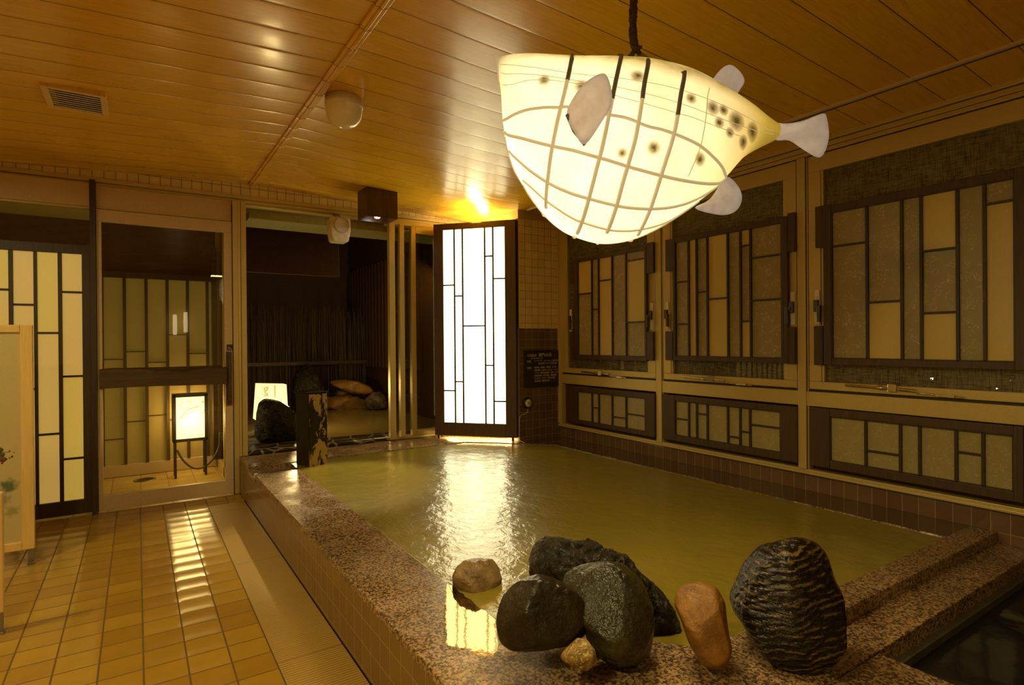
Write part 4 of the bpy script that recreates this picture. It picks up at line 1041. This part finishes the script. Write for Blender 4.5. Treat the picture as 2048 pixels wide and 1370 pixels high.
# suspension: socket, twisted rope and the two lashings along the back
tp_ = pD(1283, 140, FD)
MB().lathe((tp_.x, tp_.y, tp_.z-.02), [(0,0),(.018,0),(.019,.048),(.022,.050),(.022,.062),(.010,.074),(0,.074)], (0,0,1), 20).build('lamp_socket', 'grey_metal', fish)
def rope(pts, r, tw=26, strands=3, wob=.25):
    mm_ = []
    pts = [Vector(p) for p in pts]
    for sidx in range(strands):
        cur, n = [], 70
        for i in range(n+1):
            t = i/n*(len(pts)-1); k = min(int(t), len(pts)-2); fr_ = t-k
            g4 = [pts[max(0,min(len(pts)-1,k+q))] for q in (-1,0,1,2)]
            p = Vector([cr_(g4[0][j], g4[1][j], g4[2][j], g4[3][j], fr_) for j in range(3)])
            d = (g4[2]-g4[1]).normalized(); x_ = d.cross(fwd).normalized(); y_ = d.cross(x_)
            a = i/n*tw+sidx*2*math.pi/strands
            rr_ = r*(.55+wob*noise.noise(p*60))
            cur.append(p+(x_*math.cos(a)+y_*math.sin(a))*rr_)
        mm_.append(cur)
    return mm_
def addrope(name, pts, r, tw, parent, strands=3):
    m = MB()
    for c in rope(pts, r, tw, strands): m.tube(c, [r*.62*(.9+.3*random.random()) for _ in c], 6)
    return m.build(name, 'rope', parent)
ctop = pD(1267, 0, FD); ztop_ = cz(ctop.x)
addrope('rope', [Vector((ctop.x, ctop.y, ztop_-.002)), pD(1267,0,FD), pD(1266,45,FD), pD(1267,80,FD), pD(1272,100,FD)], .0125, 40, fish)
addrope('rope', [pD(1272,92,FD), pD(1262,112,FD), pD(1238,127,FD), pD(1210,131,FD), pD(1172,132,FD)], .0078, 26, fish)
addrope('rope', [pD(1272,92,FD), pD(1283,115,FD), pD(1298,132,FD), pD(1322,142,FD), pD(1375,160,FD)], .0078, 26, fish)
for x_, y_ in ((1236,118),(1304,126),(1332,144)): MB().tube([pD(x_, y_+8, FD), pD(x_+1, y_-4, FD), pD(x_+2, y_-9, FD)], .0035, 5).tube([pD(x_-7, y_+5, FD), pD(x_+8, y_+3, FD)], .004, 5).build('rope_knot', 'rope', fish)
MB().tube([pD(1262,93,FD-.01), pD(1284,95,FD-.01)], .006, 6).build('rope_knot', 'rope', fish)
MB().lathe((ctop.x, ctop.y, ztop_-.02), [(0,0),(.05,0),(.05,.02),(0,.02)], (0,0,1), 20).build('ceiling_rose', 'grey_metal', fish)
# area light added under the belly for the light shed through the paper
light('fish_spill_down', 'AREA', fpt(6.6, math.pi)+Vector((0,0,-.03)), 9, (1,.80,.42), .30, (0,0,0))

# ------------------------------------------------------------------ free-standing screens at far left
def screen(label, xr, y, ztop, zbot, width, leg_px=None, first=True):
    t = thing('folding_screen', (xr-width/2, y, 0), label, 'screen', 'pale wooden screens at the left edge')
    st__ = .058; x0 = xr-width
    m = MB(); m.box(xr-st__, xr, y-.012, y+.022, zbot, ztop); m.box(x0, x0+st__, y-.012, y+.022, zbot, ztop)
    m.box(x0+st__, xr-st__, y-.012, y+.022, ztop-.045, ztop); m.box(x0+st__, xr-st__, y-.012, y+.022, zbot, zbot+.05)
    m.build('screen_frame', 'pale_wood', t, bevel=.004)
    MB().box(x0+st__-.004, xr-st__+.004, y, y+.008, zbot+.045, ztop-.04).build('screen_panel', 'frosted_screen', t)
    m = MB(); m.box(xr-.032, xr-.004, y-.006, y+.022, .012, zbot+.01); lg_ = m.build('leg', 'grey_metal', t, bevel=.002)
    m = MB(); m.box(xr-.036, xr+.0, y-.012, y+.026, 0, .012); m.build('foot', 'grey_metal', lg_, bevel=.002)
    m = MB(); m.box(x0+.004, x0+.032, y-.006, y+.022, .012, zbot+.01); lg_ = m.build('leg', 'grey_metal', t, bevel=.002)
    m = MB(); m.box(x0, x0+.036, y-.012, y+.026, 0, .012); m.build('foot', 'grey_metal', lg_, bevel=.002)
    return t
def frosted():
    g = G('frosted_screen'); P, x = g.pos()
    c = g.mix(g.noise(P, 220, 3), (.56,.45,.22), (.46,.37,.17))
    for (px, py, r, col) in ((18,972,.050,(.11,.14,.07)),(4,1000,.045,(.24,.24,.14)),(24,1022,.04,(.30,.29,.10)),(2,915,.02,(.12,.09,.03))):
        p = pY(px, py, 4.43); du = g.math('SUBTRACT', x[0], p.x); dz = g.math('SUBTRACT', x[2], p.z)
        d = g.math('SQRT', g.math('ADD', g.math('MULTIPLY', du, du), g.math('MULTIPLY', dz, dz)))
        d = g.math('ADD', d, g.math('MULTIPLY', g.math('SUBTRACT', g.noise(P, 40, 4), .5), .07))
        k_ = g.math('MULTIPLY', g.math('SUBTRACT', 1, g.math('DIVIDE', d, r), clamp=True), 1.6, clamp=True)
        c = g.mix(k_, c, col)
    MT['frosted_screen'] = g.fin(c, .35, g.bump(g.noise(P, 180, 3), .35, .002))
frosted()
plain('berry', (.16,.022,.012), .6); plain('leaf', (.07,.075,.015), .6)
pr_ = pY(62, 650, 4.43); pb_ = pY(75, 1095, 4.43)
s1 = screen('pale wooden screen with painted berries on frosted glass, beside the dark lattice door', pr_.x+.008, 4.43, pr_.z, pb_.z, .62)
yb_ = 4.43
m = MB()
for px, py, r in ((2,920,.010),(7,921,.009),(11,918,.008),(19,902,.004),(24,913,.006),(19,916,.004),(28,905,.003),(4,926,.006),(-4,918,.010)):
    p = pY(px, py, yb_-.001); m.lathe(p, [(0,0),(r,0),(r*.6,.0015),(0,.002)], (0,-1,0), 10)
m.build('painted_berries', 'berry', s1)
m = MB()
for px, py, r in ((2,900,.011),(5,909,.011),(-3,905,.012),(1,897,.007)):
    p = pY(px, py, yb_-.001); m.lathe(p, [(0,0),(r,0),(r*.6,.0012),(0,.0016)], (0,-1,0), 8)
m.tube([pY(0,905,yb_-.001), pY(14,904,yb_-.001), pY(20,904,yb_-.001)], .0009, 4)
m.build('painted_leaves', 'leaf', s1)
pn = pY(8, 1223, 3.43)
screen('nearer pale wooden screen, only its edge and one leg showing at the photo edge', pY(7, 1100, 3.43).x, 3.43, pY(0, 985, 3.43).z, pn.z, .62)

# ------------------------------------------------------------------ vestibule behind the glazed door
VY = 6.82
vt_ = thing('partition', (-.6, VY, 0), 'dim lattice partition of tall yellowish panes behind the glazed door', 'partition')
m = MB(); m.box(XL, .72, VY, VY+.06, 0, .115); m.build('base_board', 'beige_panel', vt_, bevel=.003)
m = MB(); vxs = [.626-.1815*i for i in range(21)]
for x in vxs: m.box(x-.014, x+.014, VY-.002, VY+.03, .115, 1.98)
m.box(XL, .72, VY-.004, VY+.04, 1.96, 2.02)
m.build('lattice', 'panel_wood', vt_)
m = MB(); m.box(XL, .70, VY+.03, VY+.034, .115, 1.97); m.build('pane', 'vestibule_paper', vt_)
m = MB()
for i, x in enumerate(vxs[:-1]):
    for z in ([1.2+.5*noise.noise(Vector((i*3.3,0,0))), .55+.3*noise.noise(Vector((i*5.1,2,0)))]): m.box(x-.1675, x-.014, VY+.012, VY+.030, z-.005, z+.005)
m.build('cross_bars', 'panel_wood', vt_)
struct(MB().box(XL, .74, VY+.02, VY+.12, 2.02, 2.75).build('wall_outside', 'outdoor_wall'))
struct(MB().box(XL, .86, DB+.14, VY+.12, 2.50, 2.56).build('ceiling', 'soffit'))
# right flank of the vestibule: metal posts and glass
vr = thing('window_6', (.74, 6.1, 0), 'narrow metal-framed side glazing of the vestibule beyond the glazed door', 'window', kind='structure')
m = MB(); 
for y in (5.62, 6.20, 6.76): m.box(.70, .745, y-.03, y+.03, 0, 2.5)
m.box(.70, .745, 5.6, 6.8, 0, .10)
m.build('window_frame', 'window_metal', vr, bevel=.003)
MB().box(.720, .726, 5.6, 6.8, .10, 2.5).build('window_pane', 'window_glass', vr)
m = MB(); m.box(.66, .70, 6.66, 6.80, .1, 2.3); vq = m.build('frame_board', 'log_wood', vr)
# andon
def andon():
    p0 = pY(350, 957, 6.42); p1 = pY(419, 949, 6.50)
    xl, xr = pY(345, 830, 6.42).x, pY(416, 830, 6.42).x; z1, z0 = pY(380, 788, 6.42).z, pY(380, 883, 6.42).z
    y0, dp = 6.42, .17
    t = thing('floor_lantern', ((xl+xr)/2, y0+dp/2, 0), 'glowing paper lantern in a black frame on four legs, seen through the glazed door', 'lantern')
    fw = .030; m = MB()
    for x in (xl, xr-fw):
        for y in (y0, y0+dp-fw): m.box(x, x+fw, y, y+fw, z0, z1)
    for z in (z0, z1-fw):
        m.box(xl, xr, y0, y0+fw, z, z+fw); m.box(xl, xr, y0+dp-fw, y0+dp, z, z+fw); m.box(xl, xl+fw, y0, y0+dp, z, z+fw); m.box(xr-fw, xr, y0, y0+dp, z, z+fw)
    m.build('lantern_frame', 'black_frame', t, bevel=.002)
    for x in (xl+.012, xr-.032):
        for y in (y0+.004, y0+dp-.024): MB().box(x, x+.020, y, y+.020, 0, z0+.002).build('leg', 'black_frame', t)
    m = MB(); e = .012; m.box(xl+e, xr-e, y0+e, y0+e+.003, z0+e, z1-e); m.box(xl+e, xr-e, y0+dp-e-.003, y0+dp-e, z0+e, z1-e); m.box(xl+e, xl+e+.003, y0+e, y0+dp-e, z0+e, z1-e); m.box(xr-e-.003, xr-e, y0+e, y0+dp-e, z0+e, z1-e)
    g = G('andon_paper'); P, x = g.pos()
    k_ = g.math('MULTIPLY', g.math('SUBTRACT', z1, x[2]), 1/(z1-z0), clamp=True)
    c = g.mix(g.noise(P, 30, 3), (1,.80,.42), (1,.84,.50)); MT['andon_paper'] = g.fin((.6,.5,.3), .6, emis=c, estr=2.2)
    apx = m.build('lantern_paper', 'andon_paper', t)
    # brush-painted fish and bubbles on the front paper
    m = MB(); w_ = xr-xl; h_ = z1-z0; Y_ = y0+e-.001
    def st2(l, r): m.tube([(xl+w_*a, Y_, z0+h_*b) for a, b in l], r, 5)
    st2([(.22,.50),(.32,.60),(.45,.67),(.60,.71),(.74,.73)], .0045); st2([(.24,.49),(.36,.55),(.50,.60),(.62,.66),(.72,.73),(.80,.70)], .003)
    st2([(.20,.80),(.24,.72),(.34,.69),(.46,.73),(.52,.80),(.48,.87)], .0022); st2([(.28,.82),(.29,.83)], .007); st2([(.42,.83),(.43,.84)], .006); st2([(.86,.55),(.90,.66)], .003); st2([(.86,.84),(.86,.80)], .008)
    g = G('brush_paint'); MT['brush_paint'] = g.fin((.30,.22,.06), .7, emis=(.45,.33,.10), estr=.8)
    m.build('painted_fish', 'brush_paint', apx)
    light('andon_bulb', 'POINT', ((xl+xr)/2, y0-.12, (z0+z1)/2), 11, (1,.76,.34), .10)
    light('andon_bulb', 'POINT', ((xl+xr)/2, y0+dp+.10, (z0+z1)/2), 9, (1,.76,.34), .08)
    cb = [pY(354,900,6.43), pY(366,920,6.44), pY(382,934,6.46), pY(398,937,6.48), pY(414,930,6.50), pY(428,915,6.54), pY(438,893,6.60), pY(440,860,6.64)]
    sm = []
    for i in range(len(cb)-1):
        g4 = [cb[max(0,min(len(cb)-1,i+q))] for q in (-1,0,1,2)]
        for k in range(5): sm.append(Vector([cr_(g4[0][j], g4[1][j], g4[2][j], g4[3][j], k/5) for j in range(3)]))
    MB().tube(sm, .010, 8).build('power_cable', 'rubber', t)
andon()
dr = pZ(290, 959, 0)
fdn = thing('floor_drain', (dr.x, dr.y, 0), 'small round metal floor drain in the vestibule tiles', 'drain')
drg = MB().lathe((dr.x, dr.y, -.004), [(0,0),(.095,0),(.095,.006),(.085,.007),(.083,.004),(0,.004)], (0,0,1), 24).build('drain_ring', 'grey_metal', fdn)
m = MB()
for i in range(5): 
    h_ = math.sqrt(max(0, .07**2-(.028*(i-2))**2)); m.box(dr.x-h_, dr.x+h_, dr.y+.028*(i-2)-.006, dr.y+.028*(i-2)+.006, .0, .0025)
m.build('drain_slots', 'black_frame', drg)

# ------------------------------------------------------------------ night garden with the outdoor bath
struct(MB().box(.745, 9, DB+.05, 14, -.4, .0).build('floor_garden', 'night_ground'))
struct(MB().box(.86, 4.2, DB+.14, 6.09, 2.44, 2.56).build('ceiling_eave', 'soffit'))
b = MB(); b.box(.2, 2.06, 6.95, 7.05, 2.155, 2.62); b.box(.2, 2.06, 6.95, 7.0, 2.10, 2.165); struct(b.build('wall_beam', 'outdoor_wall', bevel=.004))
b = MB(); b.box(3.3, 3.38, 6.0, 10.5, 0, 4)
for i in range(22): b.box(3.27, 3.30, 7.25+.15*i, 7.31+.15*i, .9, 2.6)
struct(b.build('wall_slatted', 'outdoor_wall'))
struct(MB().box(-1, 9, 10.6, 10.7, 0, 4.6).build('wall_garden', 'outdoor_wall'))
sk = pY(682, 461, 5.33)
spk = thing('speaker', (sk.x, 5.40, sk.z-.12), 'small off-white horn speaker hung under the door track above the open garden doorway', 'speaker')
c_ = sk; 
prof_ = [(-.100,.115),(-.085,.135),(.085,.135),(.100,.115),(.102,.0),(.080,-.095),(.066,-.110),(-.066,-.110),(-.084,-.095),(-.104,.0)]
m = MB(); m.prism([(c_.x+x_*.92, 5.33, c_.z+z_*.95) for x_, z_ in prof_], (0,.14,0)); sbd = m.build('speaker_body', 'white_plastic', spk, bevel=.012)
MB().lathe((c_.x+.008, 5.328, c_.z+.050), [(.076,0),(.068,.008),(.056,-.010),(.02,-.030),(.018,-.016),(0,-.012)], (0,-1,0), 24).build('speaker_horn', 'beige_panel', sbd)
m = MB(); m.box(c_.x-.03, c_.x+.03, 5.38, 5.50, c_.z+.08, c_.z+.14); m.box(c_.x-.03, c_.x+.03, 5.46, 5.50, c_.z+.12, 2.53); m.build('bracket', 'grey_metal', spk)
# stone kerb with pale mortar
def kerb():
    g = G('crazy_stone'); P = g.pos()[0]
    d = g.voro(g.mapping(P, (1,1,1.6)), 5.5, 'DISTANCE_TO_EDGE', 'Distance')
    mk_ = g.math('LESS_THAN', d, .045)
    c = g.mix(mk_, g.mix(g.noise(P, 6, 3), (.018,.013,.007), (.045,.03,.015)), (.26,.22,.10))
    MT['crazy_stone'] = g.fin(c, .3, g.bump(g.math('MINIMUM', d, .06), .8, .05))
kerb()
tag(MB().box(.80, 4.0, DB+.075, DB+.42, -.1, .335).build('stone_kerb', 'crazy_stone', bevel=.02), 'low kerb of dark irregular stones with pale mortar outside the glass', 'kerb')
struct(MB().box(.80, 1.435, DB+.425, 9.0, 0, .300).build('floor_terrace', 'stone_garden'))
ob = thing('outdoor_bath', (2.4, 7.3, 0), 'dim open-air bath of brown water in the garden behind the glass', 'bath')
v, f = sheet(1.52, 3.26, DB+.42, 8.75, .285, 40, 50, .002, 3); MB().add(v, f, True).build('water', 'outdoor_water', ob)
MB().box(1.44, 1.54, DB+.42, 8.9, 0, .32).build('bath_rim', 'stone_garden', ob, bevel=.02)
GR = 'garden rocks around the outdoor bath'
stone('rock', 'big black rock just outside the glass in front of the lit sign', [(513,830),(517,806),(527,797),(549,799),(564,804),(580,814),(590,825),(596,860),(595,884),(560,888),(520,886),(509,872),(511,850)], 5.85, .20, 'stone_craggy', 11, .014, GR, 2.6, .3, 'rock')
stone('rock', 'flat orange slab rock lying on top of the pile across the outdoor bath', [(655,762),(690,760),(715,762),(740,773),(750,785),(735,790),(700,787),(672,775)], 8.9, .5, 'stone_flat_orange', 12, .015, GR, 2, .2, 'rock')
stone('rock', 'brown squat rock at the waterline under the flat orange slab', [(640,800),(660,793),(690,790),(720,795),(738,805),(740,818),(690,822),(640,820)], 8.85, .30, 'stone_flat_orange', 13, .03, GR, 3, .5, 'rock')
stone('rock', 'grey boulder at the right end of the pile beside the metal stile', [(728,800),(745,785),(760,783),(772,795),(774,818),(735,820)], 8.7, .35, 'stone_garden', 14, .03, GR, 3, .5, 'rock')
stone('rock', 'small pale rock tucked under the orange slab', [(672,782),(685,779),(697,784),(700,792),(680,794),(670,790)], 8.7, .15, 'stone_garden', 15, .03, GR, 3, .5, 'rock')
stone('rock', 'tall dark pointed rock rising behind the charred spout post', [(600,732),(618,728),(632,742),(645,765),(652,800),(650,835),(600,840),(583,800),(588,760)], 8.3, .4, 'stone_craggy', 16, .03, GR, 3, .6, 'rock')
light('garden_fill', 'AREA', (2.9, 6.9, 2.38), 11, (1,.66,.22), .3, (math.radians(25), math.radians(15), 0))  # area light added to brighten the garden, no such lamp stands there
# low sign lantern
sg = thing('sign_lantern', (1.24, 6.68, .301), 'low glowing white sign lantern behind the black garden rock', 'lantern')
pa, pb2, pc, pd = pY(516,768,6.6), pY(573,769,6.6), pY(577,840,6.6), pY(511,840,6.6)
m = MB(); m.prism([pa, pb2, pc, pd], (0,.16,0)); 
g = G('sign_paper'); P, x = g.pos(); MT['sign_paper'] = g.fin((.6,.5,.25), .6, emis=g.mix(g.noise(P, 3, 2), (1,.76,.28), (1,.84,.42)), estr=1.25)
sbx = m.build('sign_box', 'sign_paper', sg)
m = MB(); m.box(1.08, 1.40, 6.60, 6.76, .301, pd.z+.02); m.build('base', 'black_frame', sg)
glowpaint('sign_char', (.42,.27,.05), .9)
q1 = pY(549.5, 770, 6.598); q2 = pY(550, 795, 6.598)
m = MB(); m.tube([q1, q2], .006, 5)
m.build('seam', 'sign_char', sg)
def stroke(l, r=.007): return MB().tube([pY(x, y, 6.597) for x, y in l], r, 5)
m = MB()
for l in ([(528.5,776),(528.5,779),(531,781)], [(535.5,773.5),(535.5,777),(533,781),(529.5,783.5),(530,786),(533,787)], [(530,776.5),(534,774.5)], [(528.5,789),(530,792.5),(533,790),(535.5,786)], [(535.5,789),(535,793)]):
    q = stroke(l, .006); m.add(q.v, q.f, True)
m.build('brush_writing', 'sign_char', sbx)
light('sign_bulb', 'POINT', (1.24, 6.45, .62), 2.5, (1,.74,.30), .08)
light('sign_bulb', 'POINT', (1.50, 6.95, .75), 22, (1,.74,.30), .08)
# cane fence with rail and bare canes
fn = thing('cane_fence', (2.2, 9.6, 0), 'dark brushwood fence with a horizontal rail behind the outdoor bath', 'fence')
random.seed(3); m = MB()
for i in range(230):
    x = .9+i*.0115*1.0+random.uniform(-.004,.004); h_ = 1.75+random.uniform(-.15,.18); l = random.uniform(-.05,.05)
    m.tube([(x, 9.6+random.uniform(-.03,.03), 0), (x+l*.4, 9.6, h_*.6), (x+l, 9.6+random.uniform(-.04,.04), h_)], random.uniform(.003,.006), 4)
m.build('canes', 'cane', fn)
MB().box(.8, 3.4, 9.52, 9.56, .945, 1.0).build('rail', 'panel_wood', fn)
# distant street lights seen through the window blind
glow('far_light', (.9,.95,.8), 160)
for (px, py, r, lab) in ((1863,757,.05,'brightest distant street light seen low in the nearest window'), (1995,777,.03,'small distant light near the right edge, lower of the two'), (2022,762,.025,'small distant light near the right edge, upper of the two')):
    p = C0+ray(px, py)*18; m = MB(); m.lathe(p, [(0,-r),(r*.7,-r*.7),(r,0),(r*.7,r*.7),(0,r)], (0,0,1), 10); tag(m.build('street_light', 'far_light'), lab, 'light')

# paper wall lamps behind the tripod (the photo shows them mirrored in the door glass)
glow('wall_lamp_paper', (1,.80,.44), 6)
for (x, z, lab) in ((.60, 1.67, 'tube-shaped paper wall lamp, lower of the pair mirrored in the door glass'), (.775, 1.72, 'tube-shaped paper wall lamp, higher of the pair mirrored in the door glass')):
    wl = thing('wall_lamp', (x, YF, z-.2), lab, 'lamp', 'paper wall lamps behind the camera')
    MB().lathe((x, YF+.09, z-.2), [(0,0),(.032,0),(.036,.2),(.032,.38),(0,.38)], (0,0,1), 20).build('lamp_shade', 'wall_lamp_paper', wl)
    m = MB(); m.box(x-.02, x+.02, YF+.001, YF+.05, z-.03, z+.03); m.build('bracket', 'dark_wood', wl)
